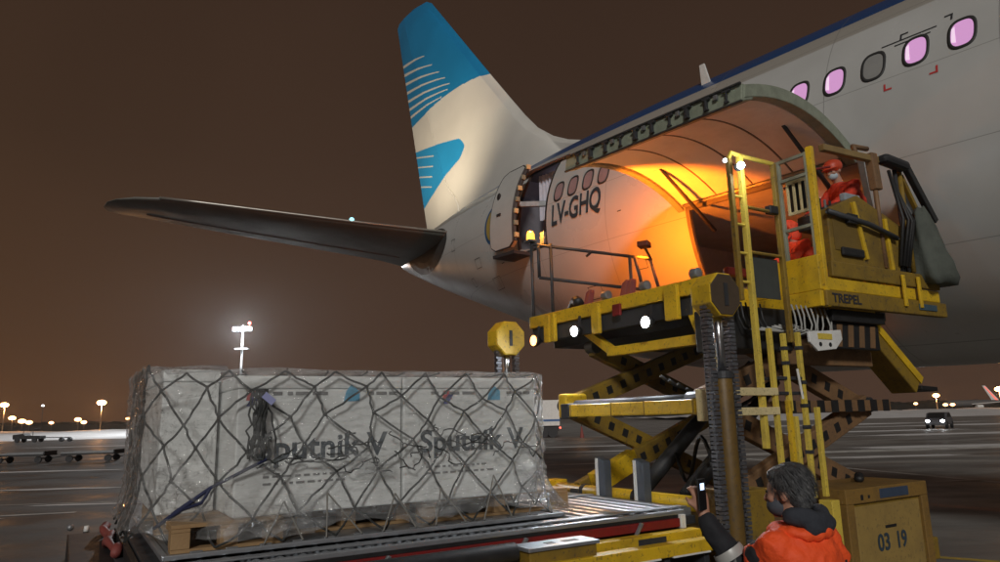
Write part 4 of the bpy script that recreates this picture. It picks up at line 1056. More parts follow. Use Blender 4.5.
# stretch film
def film_material():
    m = bpy.data.materials.new('stretch_film'); m.use_nodes = True; n = m.node_tree.nodes; l = m.node_tree.links; n.clear()
    t = n.new('ShaderNodeTexCoord')
    mp = n.new('ShaderNodeMapping'); mp.inputs['Scale'].default_value = (1, 1, 4.5); l.new(t.outputs['Object'], mp.inputs[0])
    q = n.new('ShaderNodeTexNoise'); q.inputs['Scale'].default_value = 5; q.inputs['Detail'].default_value = 5; q.inputs['Distortion'].default_value = .6; l.new(mp.outputs[0], q.inputs['Vector'])
    q3 = n.new('ShaderNodeTexNoise'); q3.inputs['Scale'].default_value = 9; q3.inputs['Detail'].default_value = 3; l.new(t.outputs['Object'], q3.inputs['Vector'])
    ad = n.new('ShaderNodeMath'); ad.operation = 'ADD'; l.new(q.outputs['Fac'], ad.inputs[0]); l.new(q3.outputs['Fac'], ad.inputs[1])
    bp = n.new('ShaderNodeBump'); bp.inputs['Strength'].default_value = 1; bp.inputs['Distance'].default_value = .06; l.new(ad.outputs[0], bp.inputs['Height'])
    tr = n.new('ShaderNodeBsdfTransparent'); tr.inputs[0].default_value = (.98, .98, .98, 1)
    gl = n.new('ShaderNodeBsdfGlossy'); gl.inputs['Roughness'].default_value = .085; l.new(bp.outputs[0], gl.inputs['Normal'])
    df = n.new('ShaderNodeBsdfDiffuse'); df.inputs[0].default_value = (.82, .85, .87, 1)
    tl = n.new('ShaderNodeBsdfTranslucent'); tl.inputs[0].default_value = (.75, .75, .72, 1)
    s0 = n.new('ShaderNodeMixShader'); s0.inputs[0].default_value = .45; l.new(df.outputs[0], s0.inputs[1]); l.new(tl.outputs[0], s0.inputs[2])
    mrg = n.new('ShaderNodeMapRange'); mrg.inputs[1].default_value = .45; mrg.inputs[2].default_value = .8; mrg.inputs[3].default_value = .13; mrg.inputs[4].default_value = .36; l.new(q.outputs['Fac'], mrg.inputs[0])
    s1 = n.new('ShaderNodeMixShader'); l.new(mrg.outputs[0], s1.inputs[0]); l.new(tr.outputs[0], s1.inputs[1]); l.new(s0.outputs[0], s1.inputs[2])
    fr = n.new('ShaderNodeLayerWeight'); fr.inputs['Blend'].default_value = .5; l.new(bp.outputs[0], fr.inputs['Normal'])
    pw_ = n.new('ShaderNodeMath'); pw_.operation = 'POWER'; pw_.inputs[1].default_value = 3.5; l.new(fr.outputs['Facing'], pw_.inputs[0])
    mf = n.new('ShaderNodeMath'); mf.operation = 'MULTIPLY_ADD'; mf.inputs[1].default_value = .7; mf.inputs[2].default_value = .09; mf.use_clamp = True; l.new(pw_.outputs[0], mf.inputs[0])
    s2 = n.new('ShaderNodeMixShader'); l.new(mf.outputs[0], s2.inputs[0]); l.new(s1.outputs[0], s2.inputs[1]); l.new(gl.outputs[0], s2.inputs[2])
    o = n.new('ShaderNodeOutputMaterial'); l.new(s2.outputs[0], o.inputs[0])
    return m
FILM = film_material()
fl = root('stretch_film', 'wrinkled clear plastic film wrapped around the netted boxes', 'plastic film', LMat @ Vector(NB), LR)
fm = MB(); NP, NZ = 420, 70; vs = []
for j in range(NZ+1):
    t = j/NZ
    for i in range(NP+1):
        p = HL[-1]*i/NP
        top = 2.345+(.07 if p < HL[1]-.1 else .07*max(0, 1-(p-HL[1]+.1)/.5))+.012*noise.noise((p*5, 0, 3))
        zb = 1.20+.07*noise.noise((p*1.7, 2, 7))+.05*noise.noise((p*6, 5, 7))
        z = zb+(top-zb)*t
        e = .048+.020*noise.noise((p*2.2, z*9, 1))+.012*noise.noise((p*6, z*22+p*4, 4))+.006*noise.noise((p*16, z*16, 8))
        e += .020*max(0, 1-abs(noise.noise((p*1.1+z*2.6, z*2.2-p*1.6, 21)))*11) + .016*max(0, 1-abs(noise.noise((p*.9-z*1.5, z*6, 31)))*8)*(.4+.6*max(0, min(1, (p-HL[3]+1.0))))
        low = max(0, 1-t/.22)
        e += low*(.05+.06*max(0, noise.noise((p*2.6, 4, 2)))) 
        dc = min(abs(p-HL[2]), 1); e += max(0, .2-dc)*.25
        dr = abs(p-HL[3]); e += low**1.5*max(0, .35-dr)*.75
        c = hull3(p, z, e-.085*min(1, max(0, (1.42-z)/.30))**1.3*.6); vs.append(c)
fm.add(vs, [(j*(NP+1)+i, j*(NP+1)+i+1, (j+1)*(NP+1)+i+1, (j+1)*(NP+1)+i) for j in range(NZ) for i in range(NP)])
lput(fm, 'side_wrap', FILM, NB, fl, smooth=True)
tm = MB(); vs = []; A_, B_ = 60, 40
for j in range(B_+1):
    for i in range(A_+1):
        u = -4.3+3.24*i/A_; v = 1.12+2.2*j/B_
        if u < -3.8 and v < 1.16+(-3.8-u)*1.25: v = 1.16+(-3.8-u)*1.25
        if u > -1.24 and v < 1.155+(u+1.24)*.72: v = 1.155+(u+1.24)*.72
        u = min(u, -1.06)
        z = 2.35+.02*noise.noise((u*3, v*3, 2)) + (.06 if u < -3.72 and v > 1.7 else 0)
        vs.append((u, v, z))
tm.add(vs, [(j*(A_+1)+i, j*(A_+1)+i+1, (j+1)*(A_+1)+i+1, (j+1)*(A_+1)+i) for j in range(B_) for i in range(A_)])
lput(tm, 'top_wrap', FILM, NB, fl, smooth=True)
# loose crumpled film: rosette at the left, torn flap mid front, bunch at the right corner
def crumple(p, z, rp, rz, depth, seed):
    b = MB(); vs = []; N_ = 30
    for j in range(N_+1):
        for i in range(N_+1):
            x, y = -1+2*i/N_, -1+2*j/N_; rr = min(1, sqrt(x*x+y*y)); a = math.atan2(y, x)
            e = .06+depth*(1-rr)*(.6+.5*sin(a*7+seed+2*noise.noise((x*2, y*2, seed))))+.02*noise.noise((x*5, y*5, seed))
            vs.append(hull3(p+x*rp*(.8+.3*noise.noise((a, seed, 0))), max(1.14, z+y*rz*(.8+.3*noise.noise((a*1.3, seed, 5)))), max(e, .03)-.04*min(1, max(0, (1.42-z)/.3))))
    b.add(vs, [(j*(N_+1)+i, j*(N_+1)+i+1, (j+1)*(N_+1)+i+1, (j+1)*(N_+1)+i) for j in range(N_) for i in range(N_)])
    lput(b, 'crumpled_film', FILM, NB, fl, smooth=True)
crumple(PF+.30, 1.30, .34, .17, .10, 1); crumple(PF+1.05, 1.62, .22, .10, .07, 2); crumple(PF+1.6, 1.28, .26, .10, .08, 3); crumple(HL[3]-.05, 1.42, .22, .22, .08, 4); crumple(PF-.35, 1.50, .3, .2, .06, 6)

# ------------------------------------------------------------------ people
def fuse(mb, name, m, parent, voxel, it=6, crease=0., seed=0):
    """weld overlapping volumes into one continuous smooth surface"""
    me = bpy.data.meshes.new(name); me.from_pydata(mb.v, [], mb.f)
    bm = bmesh.new(); bm.from_mesh(me); bmesh.ops.recalc_face_normals(bm, faces=bm.faces); bm.to_mesh(me); bm.free()
    o = bpy.data.objects.new(name, me); col.objects.link(o)
    r = o.modifiers.new('r', 'REMESH'); r.mode = 'VOXEL'; r.voxel_size = voxel
    if it: s = o.modifiers.new('s', 'SMOOTH'); s.iterations = it; s.factor = .5
    bpy.context.view_layer.update(); dg = bpy.context.evaluated_depsgraph_get()
    nm = bpy.data.meshes.new_from_object(o.evaluated_get(dg)); o.modifiers.clear(); old = o.data; o.data = nm; bpy.data.meshes.remove(old); nm.name = name
    if crease:
        for v in nm.vertices:
            c = v.co; w = .7-3.2*abs(noise.noise((c.x*7+seed, c.y*7, c.z*10+c.x*4)))+.5*noise.noise((c.x*9+seed, c.y*9, c.z*14))+.5*(.5-2*abs(noise.noise((c.x*19, c.y*19+seed, c.z*24)))); v.co = c+v.normal*(crease*w)
    nm.materials.clear(); nm.materials.append(m)
    for p in nm.polygons: p.use_smooth = True
    if parent: o.parent = parent
    return o
def eloft(mb, secs, n=20):
    """stack of ellipses (centre, rx, ry)"""
    mb.loft([[Vector((c[0]+rx*cos(2*pi*k/n), c[1]+ry*sin(2*pi*k/n), c[2])) for k in range(n)] for c, rx, ry in secs])
def limb(mb, pts, rs):
    mb.tube(pts, rs, 14)
    for p, r in zip(pts, rs): mb.ball(p, r*.99, 12, 8)
def hand(mb, w, d, nrm, curl=.6, sc_=1.0):
    """palm and five fingers from wrist w along d; nrm is the palm side"""
    w = Vector(w); d = Vector(d).normalized(); nrm = Vector(nrm); nrm = (nrm-d*nrm.dot(d)).normalized(); sd_ = d.cross(nrm)
    for k in range(5): mb.ball(w+d*(.018+.016*k)*sc_, .026*sc_, 8, 6); 
    for x in (-.018, .018): limb(mb, [w+d*.02+sd_*x, w+d*.085*sc_+sd_*x*1.35], [.019*sc_, .018*sc_])
    for x, ln in ((-.033, .062), (-.011, .074), (.011, .078), (.033, .070)):
        b = w+d*.09*sc_+sd_*x; m1 = b+(d*cos(curl)+nrm*sin(curl))*ln*.5*sc_; m2 = m1+(d*cos(curl*2)+nrm*sin(curl*2))*ln*.55*sc_
        limb(mb, [b-d*.01, m1, m2], [.0105*sc_, .0098*sc_, .0085*sc_])
    b = w+d*.035*sc_+sd_*.028; m1 = b+(d*.6+sd_*.6+nrm*.4).normalized()*.042*sc_; m2 = m1+(d*.8+sd_*.1+nrm*.6).normalized()*.034*sc_
    limb(mb, [b, m1, m2], [.013*sc_, .0115*sc_, .010*sc_])
def person(label, loc, rz, J, jacket, voxel=.012, trousers=NAVYJ, mask=MASKD, hood=None, helmet=None, hair=True, two_tone=False, group=None, collar=NAVYJ):
    hip, chest, nk, hd = [Vector(J[k]) for k in ('hip', 'chest', 'neck', 'head')]
    HM = Matrix.Scale(J.get('hs', 1), 4); HM = Matrix.Translation(hd) @ HM @ Matrix.Rotation(J.get('yaw', 0), 4, 'Z') @ Matrix.Rotation(J.get('pitch', 0), 4, 'X')
    def hp(p): return HM @ Vector(p)
    def hball(mb, c, r, n=16, m_=12):
        t = MB(); t.ball(c, r, n, m_); mb.add([hp(v) for v in t.v], t.f)
    b = MB()
    # torso
    axis = [hip+Vector((0,0,-.06)), hip, hip.lerp(chest, .5), chest, chest.lerp(nk, .55)]
    eloft(b, [(axis[0], .13, .10), (axis[1], .15, .11), (axis[2], .135, .10), (axis[3], .165, .115), (axis[4], .14, .095)])
    limb(b, [chest.lerp(nk, .4), nk, hd+Vector((0,-.01,-.05))], [.07, .058, .056])
    for sh, el, wr in J['arms']: limb(b, [chest.lerp(nk, .3), Vector(sh)+Vector((0, 0, -.035)), el, wr], [.06, .052, .042, .030])
    for hi, kn, an in J['legs']: limb(b, [hi, kn, an], [.085, .056, .042])
    for (sh, el, wr), (d, nr_) in zip(J['arms'], J['hands']): hand(b, wr, d, nr_)
    # head
    hball(b, (0, -.012, .022), (.077, .098, .098)); hball(b, (0, .036, -.055), (.056, .058, .062)); hball(b, (0, .070, -.098), (.026, .022, .020), 10, 8)
    hball(b, (0, .05, .0), (.062, .045, .06))
    t = MB(); t.tube([(0, .085, .012), (0, .103, -.012), (0, .113, -.032), (0, .098, -.042)], [.008, .011, .016, .012], 8); b.add([hp(v) for v in t.v], t.f)
    for s in (-1, 1):
        hball(b, (s*.079, -.006, -.012), (.011, .022, .034), 10, 8); hball(b, (s*.045, .066, -.025), (.022, .022, .022), 8, 6)
    hball(b, (0, .092, -.070), (.025, .010, .009), 8, 6)
    body = fuse(b, 'person', SKIN, None, min(voxel, .010), 3)
    body.location = loc; body.rotation_euler = (0, 0, rz); tag(body, label, 'person', group)
    for s in (-1, 1):
        e = MB(); t = MB(); t.ball((s*.032, .086, .004), (.013, .009, .008), 10, 8); e.add([hp(v) for v in t.v], t.f); e.build('eye', mat('eye_dark', (.03, .025, .02), .2), body, smooth=True)
    # jacket
    j = MB()
    low = hip+Vector((0, 0, -.14))
    eloft(j, [(low, .195, .155), (hip, .20, .155), (hip.lerp(chest, .35), .205, .155), (hip.lerp(chest, .7), .215, .160), (chest, .222, .160), (chest.lerp(nk, .45), .212, .140), (chest.lerp(nk, .72), .165, .118), (nk, .09, .09)])
    sls = []
    for (sh, el, wr) in J['arms']:
        sh, el, wr = Vector(sh), Vector(el), Vector(wr); cuff = el.lerp(wr, .90)
        if two_tone:
            mid = sh.lerp(el, .50); limb(j, [chest.lerp(nk, .3), sh+Vector((0, 0, -.03)), mid], [.095, .080, .076]); sl = MB(); limb(sl, [mid.lerp(sh, .15), el, el.lerp(wr, .5), cuff], [.070, .074, .062, .052]); sls.append(sl)
        else: limb(j, [chest.lerp(nk, .3), sh+Vector((0, 0, -.02)), el, el.lerp(wr, .5), cuff], [.095, .080, .070, .060, .050])
    jo = fuse(j, 'jacket', jacket, body, voxel, 22, .009, 3)
    if two_tone:
        so = [fuse(q_, 'sleeve', BLKJ, body, voxel, 4, .006, 9) for q_ in sls][0]
        for (sh, el, wr) in J['arms'][:1]:
            sh, el, wr = Vector(sh), Vector(el), Vector(wr)
            for a, c, f in ((sh.lerp(el, .72), sh.lerp(el, .84), .083), (el.lerp(wr, .30), el.lerp(wr, .44), .073)):
                MB().tube([a, a.lerp(c, .5), c], [f, f+.004, f], 20, caps=False).build('reflective_band', REFL, so, smooth=True)
    # legs
    tr = MB()
    eloft(tr, [(hip+Vector((0,0,-.10)), .165, .125), (hip+Vector((0,0,.02)), .165, .125)])
    for hi, kn, an in J['legs']: limb(tr, [hip.lerp(Vector(hi), .8), kn, Vector(kn).lerp(Vector(an), .9)], [.105, .082, .068])
    fuse(tr, 'trousers', trousers, body, max(voxel, .014), 4, .006, 5)
    for hi, kn, an in J['legs']:
        an = Vector(an); bt = MB(); bt.ball(an+Vector((0, .0, -.03)), (.05, .06, .06)); bt.ball(an+Vector((0, .07, -.06)), (.048, .13, .04)); fuse(bt, 'boot', BLK, body, .014, 3)
    if mask:
        k = MB(); t = MB(); t.ball((0, .045, -.062), (.064, .066, .054), 18, 12); t.tube([(.055, .06, -.03), (.078, .01, -.005), (.080, -.012, .01)], .004, 6); t.tube([(-.055, .06, -.03), (-.078, .01, -.005), (-.080, -.012, .01)], .004, 6); k.add([hp(v) for v in t.v if True], t.f); fuse(k, 'face_mask', mask, body, .008, 3)
    if hair:
        h = MB()
        for c, r in (((0, -.022, .034), (.085, .103, .098)), ((0, -.055, -.012), (.076, .062, .085)), ((0, .035, .075), (.062, .052, .045))):
            t = MB(); t.ball(c, r, 18, 12); h.add([hp(v) for v in t.v], t.f)
        ho = fuse(h, 'hair', HAIR, body, .008, 6, .0025, 2)
        st = MB(); rs_ = random.Random(4)
        for _ in range(2600):
            a = rs_.uniform(-pi, pi); el_ = rs_.uniform(-.55, 1.4)
            c = Vector((.086*cos(el_)*sin(a), -.022-.104*cos(el_)*cos(a)*1.0, .034+.099*sin(el_)))
            if c.y > .05 and c.z < .085: continue
            nrm_ = (c-Vector((0, -.022, .034))).normalized(); flow = Vector((nrm_.x*.3, -.5 if c.y < .03 else .35, -.75)); flow = (flow-nrm_*flow.dot(nrm_)*.75).normalized()
            flow = (flow+Vector((rs_.gauss(0, .13), rs_.gauss(0, .13), rs_.gauss(0, .13)))).normalized(); ln = rs_.uniform(.025, .055)
            q = flow.cross(nrm_).normalized()*.0016
            st.add([hp(c-q), hp(c+q), hp(c+flow*ln*.6+nrm_*.006+q*.7), hp(c+flow*ln+nrm_*.005), hp(c+flow*ln*.6+nrm_*.006-q*.7)], [(0,1,2,4), (4,2,3)])
        st.build('hair_strands', HAIR, ho)
        col_ = MB()
        for k in range(13):
            a = pi*.08+pi*.84*k/12; col_.ball(nk+Vector((.105*cos(a+pi), -.02-.085*sin(a), .035+.012*sin(3*a))), (.038, .038, .042), 10, 8)
        col_.ball(nk+Vector((.05, -.105, .005)), (.075, .042, .042)); col_.ball(nk+Vector((-.03, -.11, -.005)), (.065, .038, .038))
        fuse(col_, 'hood_collar', collar, body, .010, 4, .008, 6)
        cf = MB()
        for k in range(15):
            a = pi*2*k/14; cf.ball(nk+Vector((.125*cos(a), -.01+.10*sin(a), -.030)), (.048, .045, .035), 8, 6)
        fuse(cf, 'jacket_collar', jacket, body, .010, 4, .006, 8)
    if hood:
        h = MB()
        for c, r in (((0, -.035, .03), (.115, .115, .135)), ((0, -.05, -.06), (.125, .11, .10)), ((0, .02, .085), (.098, .085, .075))):
            t = MB(); t.ball(c, r, 18, 12); h.add([hp(v) for v in t.v], t.f)
        fuse(h, 'hood', hood, body, .010, 3, .006, 2)
        rim = MB(); t = MB(); t.tube([(.092*cos(2*pi*k/20), .068-.018*sin(2*pi*k/20), .005+.118*sin(2*pi*k/20)) for k in range(21)], .018, 8); rim.add([hp(v) for v in t.v], t.f); rim.build('hood_rim', hood, body, smooth=True)
    if helmet:
        h = MB(); t = MB(); t.ball((0, -.01, .055), (.108, .128, .095), 22, 14); t.ball((0, .05, .035), (.10, .115, .014), 20, 6)
        h.add([hp(v) for v in t.v], t.f); fuse(h, 'helmet', helmet, body, .008, 2)
    return body
# the photographer in front
F = person('person in orange jacket with black sleeve holding up a phone', (1.385, 3.50, 0), rad(33.5),
    dict(hip=(0, 0, .93), chest=(0, -.01, 1.24), neck=(0, -.005, 1.425), head=(0, .03, 1.570), yaw=rad(15), pitch=rad(-4), hs=1.03,
         arms=[((-.185, .0, 1.375), (-.16, .20, 1.175), (-.262, .335, 1.455)), ((.185, -.01, 1.375), (.265, -.05, 1.10), (.24, .13, .93))],
         hands=[((-.05, .10, 1), (.25, .75, 0)), ((-.1, .8, -.5), (-1, 0, 0))],
         legs=[((-.09, 0, .88), (-.10, .03, .48), (-.11, 0, .10)), ((.09, 0, .88), (.11, .0, .48), (.12, -.06, .10))]),
    ORJ, voxel=.010, two_tone=True)
ph = root('phone', 'phone with lit screen held up in the raised hand', 'phone', (.970, 3.60, 1.48), rad(46))
pb = MB(); pb.box((-.037, -.0045, 0), (.037, .0045, .152)); pbo = pb.build('phone_body', BLK, ph, bevel=.004)
MB().box((-.034, -.0056, .004), (.034, -.0046, .148)).build('phone_glass', mat('dark_glass', (.01, .01, .012), .08), ph)
MB().box((-.020, -.0066, .098), (.018, -.0057, .130)).build('phone_screen', L_SCR, ph)
# operator at the console
opw = LMat @ Vector((3.34, .62, 3.30))
person('person in red jacket and helmet leaning over the loader console', opw, LR+rad(75),
    dict(hip=(0, -.06, .92), chest=(0, .10, 1.22), neck=(0, .19, 1.40), head=(0, .25, 1.565), yaw=rad(10), pitch=rad(-18),
         arms=[((-.18, .14, 1.36), (-.26, .34, 1.14), (-.16, .52, 1.02)), ((.18, .14, 1.36), (.27, .34, 1.12), (.18, .55, 1.02))],
         hands=[((0, .8, -.4), (0, -.3, -1)), ((0, .8, -.4), (0, -.3, -1))],
         legs=[((-.09, -.06, .87), (-.10, -.02, .48), (-.11, -.06, .10)), ((.09, -.06, .87), (.10, .0, .48), (.11, -.02, .10))]),
    REDJ, mask=MASKW, helmet=mat('orange_red_helmet', (.55, .06, .02), .45), hair=False)
# crouching worker in the doorway
cw = LMat @ Vector((3.62, 1.66, 3.40))
person('person in bright red hooded jacket crouching by the cargo doorway', cw, LR+rad(68),
    dict(hip=(0, -.22, .34), chest=(0, -.06, .66), neck=(0, .05, .83), head=(0, .10, .985), yaw=rad(12), pitch=rad(-10),
         arms=[((-.18, .0, .79), (-.26, .22, .58), (-.10, .36, .50)), ((.18, .0, .79), (.27, .2, .56), (.12, .36, .50))],
         hands=[((.3, .8, 0), (0, 0, -1)), ((-.3, .8, 0), (0, 0, -1))],
         legs=[((-.09, -.20, .32), (-.14, .22, .46), (-.12, -.02, .10)), ((.09, -.20, .32), (.14, .22, .46), (.12, -.02, .10))]),
    mat('bright_red_workwear', (.90, .09, .035), .7, 0, .3, 6, (.66, .05, .02), .3, 30), hood=MATS['bright_red_workwear'], hair=False)

# canvas bag hung from the operator platform rail
bgm = MB(); bx = []
for z, ru, rv, du in ((3.36, .25, .17, .02), (3.45, .31, .20, .0), (3.62, .28, .19, -.02), (3.84, .22, .15, -.05), (4.05, .17, .11, -.09), (4.20, .12, .08, -.12), (4.28, .05, .05, -.12)):
    bx.append([Vector((3.80+du+ru*cos(2*pi*k/40)*(1+.10*sin(5*2*pi*k/40+z*4)), .02+rv*sin(2*pi*k/40)*(1+.14*sin(4*2*pi*k/40+z*9)), z+.02*sin(7*k))) for k in range(40)])
bgm.loft(bx)
tag(lput(bgm, 'canvas_bag', BAG, (3.8, .02, 3.36), smooth=True), 'bulging grey-green canvas bag hanging at the front of the operator platform', 'bag')

# ------------------------------------------------------------------ background
def lamp_post(name, label, x, y, h, m, r, pole=DGR, group='lamps on the horizon', power=0, c=(1, .45, .15)):
    o = root(name, label, 'street lamp', (x, y, 0), 0, group)
    MB().tube([(0, 0, 0), (0, 0, h)], [.22, .12], 8).build('pole', pole, o, smooth=True)
    MB().beam((-1.2, 0, h), (1.2, 0, h), .25, .18).build('lamp_arm', pole, o)
    MB().ball((0, -.3, h-.1), (r*1.5, r, r*.8), 10, 8).build('lamp_head', m, o, smooth=True)
    if power: lamp('lamp_light', 'POINT', o, (0, -.8, h-r-.4), power, c, .5)
    return o
D = lambda px, d: (px-500)/700*d      # bearing to ground position at distance d
posts = [('bright orange lamp at the far left of the snow field', 8, 300, 12.5, L_SOD, .9, 22000), ('tall orange lamp above the snow field left of the wrapped load', 104, 280, 11.8, L_SOD, .95, 30000),
         ('second orange lamp from the left, lower', 17, 330, 7.5, L_SOD, .8, 0), ('small orange lamp at the left edge', 1, 340, 6.0, L_SOD2, .8, 0),
         ('orange lamp just right of the low second lamp at left', 27, 350, 6.2, L_SOD2, 1.0, 0), ('weak lamp right of the left lamp cluster', 34, 360, 5.6, L_SOD2, .9, 0),
         ('tiny white lamp over the trees at the left', 46, 380, 14.5, L_SMALL, .35, 0), ('faint lamp left of the tall orange lamp', 82, 320, 6.0, L_SOD2, .8, 0),
         ('faint lamp closest to the tall orange lamp', 88, 330, 4.8, L_SOD2, .7, 0), ('tiny lamp between tall orange lamp and the load', 131, 330, 6.0, L_SOD2, .5, 0), ('faint low lamp in the middle of the left horizon', 56, 340, 5.0, L_SOD2, .6, 0),
         ('orange lamp over the right snow field', 926, 300, 7.0, L_SOD, .7, 9000), ('orange lamp near the right picture edge', 989, 300, 9.0, L_SOD, .95, 9000), 
         ('faint lamp left of the right snow field car', 905, 330, 4.0, L_SOD2, .5, 0), ('weak lamp beside the right orange lamp', 934, 340, 3.2, L_SOD2, .6, 0), ('weak lamp second from the right orange lamp', 941, 340, 3.2, L_SOD2, .6, 0)]
for lb_, px, d, h, m, r, pw in posts: lamp_post('street_lamp', lb_, D(px, d), d, h, m, r*1.3, power=pw)
# high apron light mast behind the load
am_ = root('apron_light_mast', 'tall apron light mast with white floodlights behind the wrapped load', 'light mast', (D(240, 168), 168, 0))
MB().tube([(0, 0, 0), (0, 0, 25.5)], [.45, .2], 12).build('mast_pole', mat('dark_grey_mast', (.05, .05, .05), .6), am_, smooth=True)  # plain dark grey pole
MB().box((-1.6, -.6, 19.6), (1.6, .6, 19.9)).build('mast_platform', GRY, am_); MB().beam((-2.2, 0, 24.6), (2.2, 0, 24.6), .3, .3).build('mast_head', GRY, am_)
for k in range(5): MB().box((-2.1+k*.9, -.7, 24.1), (-1.5+k*.9, -.3, 24.9)).build('floodlight', L_FLOOD, am_)
MB().ball((1.6, 0, 26.0), .3).build('warning_lamp', L_RED, am_)
lamp('mast_light', 'POINT', am_, (0, -1.6, 24.2), 105000, (.92, .96, 1), .8)

# white box truck
tk = root('box_truck', 'white box truck with a blue stripe parked behind the loader', 'truck', (3.2, 70, 0), rad(2))
MB().box((-4.0, -1.2, 1.1), (2.2, 1.2, 3.55)).build('cargo_body', WHP, tk, bevel=.05)
MB().box((-4.0, -1.212, 1.52), (2.2, -1.204, 1.72)).build('side_stripe', mat('truck_blue', (.04, .12, .30), .4), tk)
cabm = MB(); cabm.prism([(-6.0, -1.1, .6), (-6.0, -1.1, 1.5), (-5.4, -1.1, 2.6), (-4.1, -1.1, 2.7), (-4.1, -1.1, .6)], (0, 2.2, 0)); cabm.build('cab', WHP, tk, bevel=.06)
MB().prism([(-5.75, -1.108, 1.6), (-5.3, -1.108, 2.45), (-4.5, -1.108, 2.45), (-4.5, -1.108, 1.6)], (0, .005, 0)).build('cab_window', BLK, tk)
MB().box((-4.0, -1.0, .6), (2.1, 1.0, 1.1)).build('truck_chassis', BLK, tk)
for x in (-5.2, .6, 1.5):
    for y in (-1.15, .85): MB().tube([(x, y, .48), (x, y+.3, .48)], .48, 20).build('wheel', RUB, tk)
MB().ball((2.23, -1.0, .9), .08).build('tail_lamp', L_RED, tk)
cl_ = root('traffic_cone_lamp', 'small orange-lit hazard lamp standing by the truck', 'hazard lamp', (7.2, 66, 0))
MB().tube([(0, 0, 0), (0, 0, 1.0)], [.2, .05], 10).build('cone_body', REDR, cl_); MB().ball((0, 0, 2.4), .32).build('lamp_globe', L_SOD2, cl_); MB().tube([(0, 0, 1), (0, 0, 2.3)], .04, 8).build('lamp_stem', DGR, cl_)

# car with headlights on
def car(label, loc, rz, body_m, lights=True):
    o = root('car', label, 'car', loc, rz)
    p = [(-2.2, .35), (-2.25, .75), (-1.9, .95), (-1.5, 1.0), (-.9, 1.45), (.7, 1.5), (1.5, 1.05), (2.2, .9), (2.25, .4)]
    MB().prism([(x, -.85, z) for x, z in p], (0, 1.7, 0)).build('car_body', body_m, o, bevel=.08)
    for y in (-.857, .852): MB().prism([(x, y, z) for x, z in ((-1.3, 1.03), (-.82, 1.38), (.6, 1.42), (1.25, 1.05))], (0, .005, 0)).build('side_window', BLK, o)
    MB().prism([(-1.56, -.7, 1.02), (-1.56, .7, 1.02), (-.98, .65, 1.44), (-.98, -.65, 1.44)], (-.02, 0, .012)).build('windscreen', BLK, o)
    for x in (-1.4, 1.4):
        for y in (-.88, .68): MB().tube([(x, y, .33), (x, y+.2, .33)], .33, 18).build('wheel', RUB, o)
    for y in (-.6, .6): MB().ball((-2.22, y, .72), (.08, .16, .11)).build('headlight', L_FLOOD if lights else GRY, o)
    return o
car('car with two bright white headlights driving on the apron at right', (D(926, 68), 68, 0), rad(50), mat('car_grey', (.10, .10, .11), .35, .2, .2, 3))
# far airliner, light on its fin painted as a glowing stripe
fa = root('distant_airliner', 'tiny far airliner with a white tail fin and glowing red stripe at right', 'airplane', (D(962, 420), 420, 0), rad(10))
MB().tube([(-22, 0, 3.2), (-19, 0, 3.6), (-14, 0, 3.8), (8, 0, 3.8), (16, 0, 4.6), (19, 0, 5)], [.3, 1.5, 2, 2, .9, .3], 16).build('fuselage', mat('far_grey', (.10, .10, .10), .6), fa, smooth=True)
MB().prism([(18.5, -.15, 4.6), (12.5, -.15, 5.4), (4.5+8, -.15, 5.6), (3.5+4, -.15, 14), (5+4.5, -.15, 14)], (0, .3, 0)).build('tail_fin', WHP, fa)
MB().prism([(17, -.2, 5.4), (15.2, -.2, 5.4), (8.6, -.2, 13.4), (9.6, -.2, 13.4)], (0, .04, 0)).build('red_fin_stripe', emit('glowing_red_stripe', (.85, .18, .14), .8), fa)
for s in (-1, 1):
    MB().prism([(-4, 0, 3.0), (3, 0, 3.0), (8, s*15, 4.2), (5.5, s*15, 4.2)], (0, 0, .4)).build('wing', WHP, fa)
    MB().tube([(-3, s*5, 1.9), (1, s*5, 1.9)], 1.0, 14).build('engine', WHP, fa)
for x, y in ((-15, 0), (1, -2.6), (1, 2.6)): MB().tube([(x, y-.2, .5), (x, y+.2, .5)], .5, 12).build('wheel', RUB, fa); MB().tube([(x, y, .6), (x, y, 3)], .15, 8).build('gear_leg', GRY, fa)

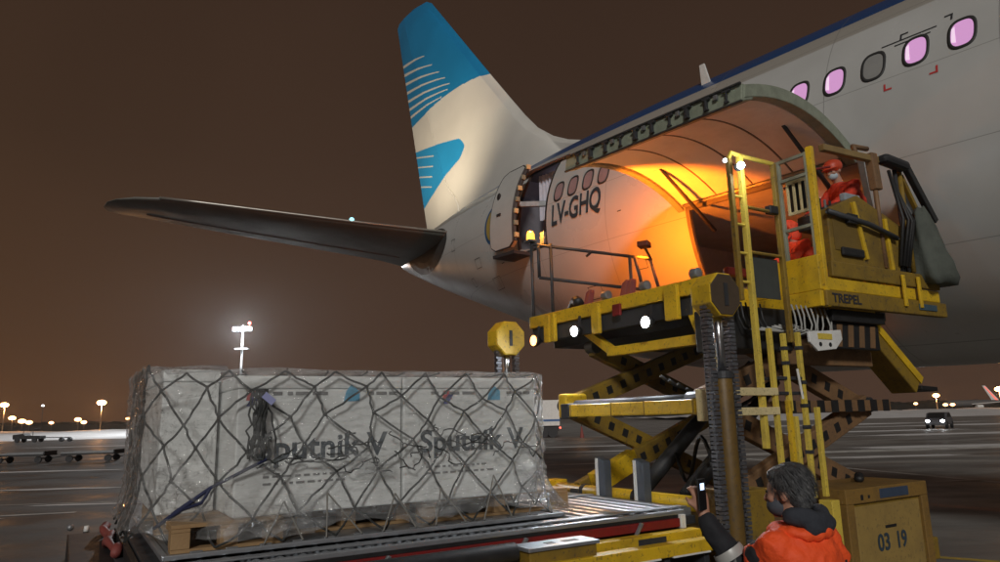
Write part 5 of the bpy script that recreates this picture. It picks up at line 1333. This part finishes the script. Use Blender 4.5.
# baggage dollies parked in a row on the left
def dolly(label, loc, rz):
    o = root('baggage_dolly', label, 'dolly', loc, rz, 'dollies parked on the left apron')
    MB().box((-1.5, -.75, .42), (1.5, .75, .52)).build('platform', BLK, o, bevel=.01)
    for x in (-1.1, 1.1):
        for y in (-.6, .52): MB().tube([(x, y, .2), (x, y+.1, .2)], .2, 14).build('wheel', RUB, o)
        MB().beam((x, -.6, .25), (x, .6, .25), .08, .08).build('axle', DGR, o)
    MB().box((1.44, -.7, .52), (1.5, .7, .68)).build('end_board', DGR, o); MB().tube([(-1.5, 0, .4), (-2.4, 0, .25)], .03, 8).build('drawbar', DGR, o)
    for y in (-.74, .72): MB().box((-1.5, y, .52), (1.44, y+.02, .60)).build('side_rail', GRY, o)
    return o
for k, lb_ in enumerate(('dark baggage dolly nearest the wrapped load in the left row', 'dark baggage dolly second from the wrapped load', 'dark baggage dolly third from the wrapped load', 'dark baggage dolly fourth from the wrapped load, at the left edge')):
    dolly(lb_, (-20.8-3.9*k, 43.6-.4*k, 0), rad(5))
# small dark tug at the edge of the snow
tg_ = root('baggage_tug', 'small dark tug standing in front of the left snow field', 'tug', (D(36, 112), 112, 0), 0)
MB().prism([(-2.2, -.8, .5), (-2.2, -.8, 1.2), (-.6, -.8, 1.35), (-.3, -.8, 1.0), (2.0, -.8, 1.0), (2.0, -.8, .5)], (0, 1.6, 0)).build('tug_body', BLK, tg_, bevel=.05)
for x in (-1.4, 1.3):
    for y in (-.9, .7): MB().tube([(x, y, .42), (x, y+.2, .42)], .42, 16).build('wheel', RUB, tg_)
for x in (-.6, .9): MB().tube([(x, -.7, 1.0), (x, -.7, 2.1)], .05, 6).build('roof_post', DGR, tg_)
MB().box((-.8, -.8, 2.08), (1.1, .8, 2.15)).build('roof', DGR, tg_); MB().beam((2.0, 0, .7), (6.5, 0, .6), .12, .12).build('tow_bar', DGR, tg_)
for x in (5.0, 6.3): MB().tube([(x, -.3, .3), (x, .3, .3)], .3, 12).build('tow_wheel', RUB, tg_)
# small marker by the loader's rear corner
mk = root('marker_post', 'small dark marker post with a white top on the left apron', 'marker', (-7.1, 12.4, 0))
MB().tube([(0, 0, 0), (0, 0, .02), (0, 0, .05), (0, 0, .24)], [.11, .11, .05, .045], 14).build('post_body', BLK, mk, smooth=True)
MB().tube([(0, 0, .24), (0, 0, .33)], [.046, .036], 14).build('post_top', WHP, mk, smooth=True)

# ------------------------------------------------------------------ thin night haze, added to give the lamps a glow
m = bpy.data.materials.new('night_haze'); m.use_nodes = True; n = m.node_tree.nodes; l = m.node_tree.links; n.clear()
v = n.new('ShaderNodeVolumePrincipled'); v.inputs['Color'].default_value = (.85, .85, .85, 1); v.inputs['Density'].default_value = .00010; v.inputs['Anisotropy'].default_value = .7
o = n.new('ShaderNodeOutputMaterial'); l.new(v.outputs[0], o.inputs['Volume'])
h = B((-950, -60, -1), (950, 700, 30)).build('haze', m); h['kind'] = 'stuff'
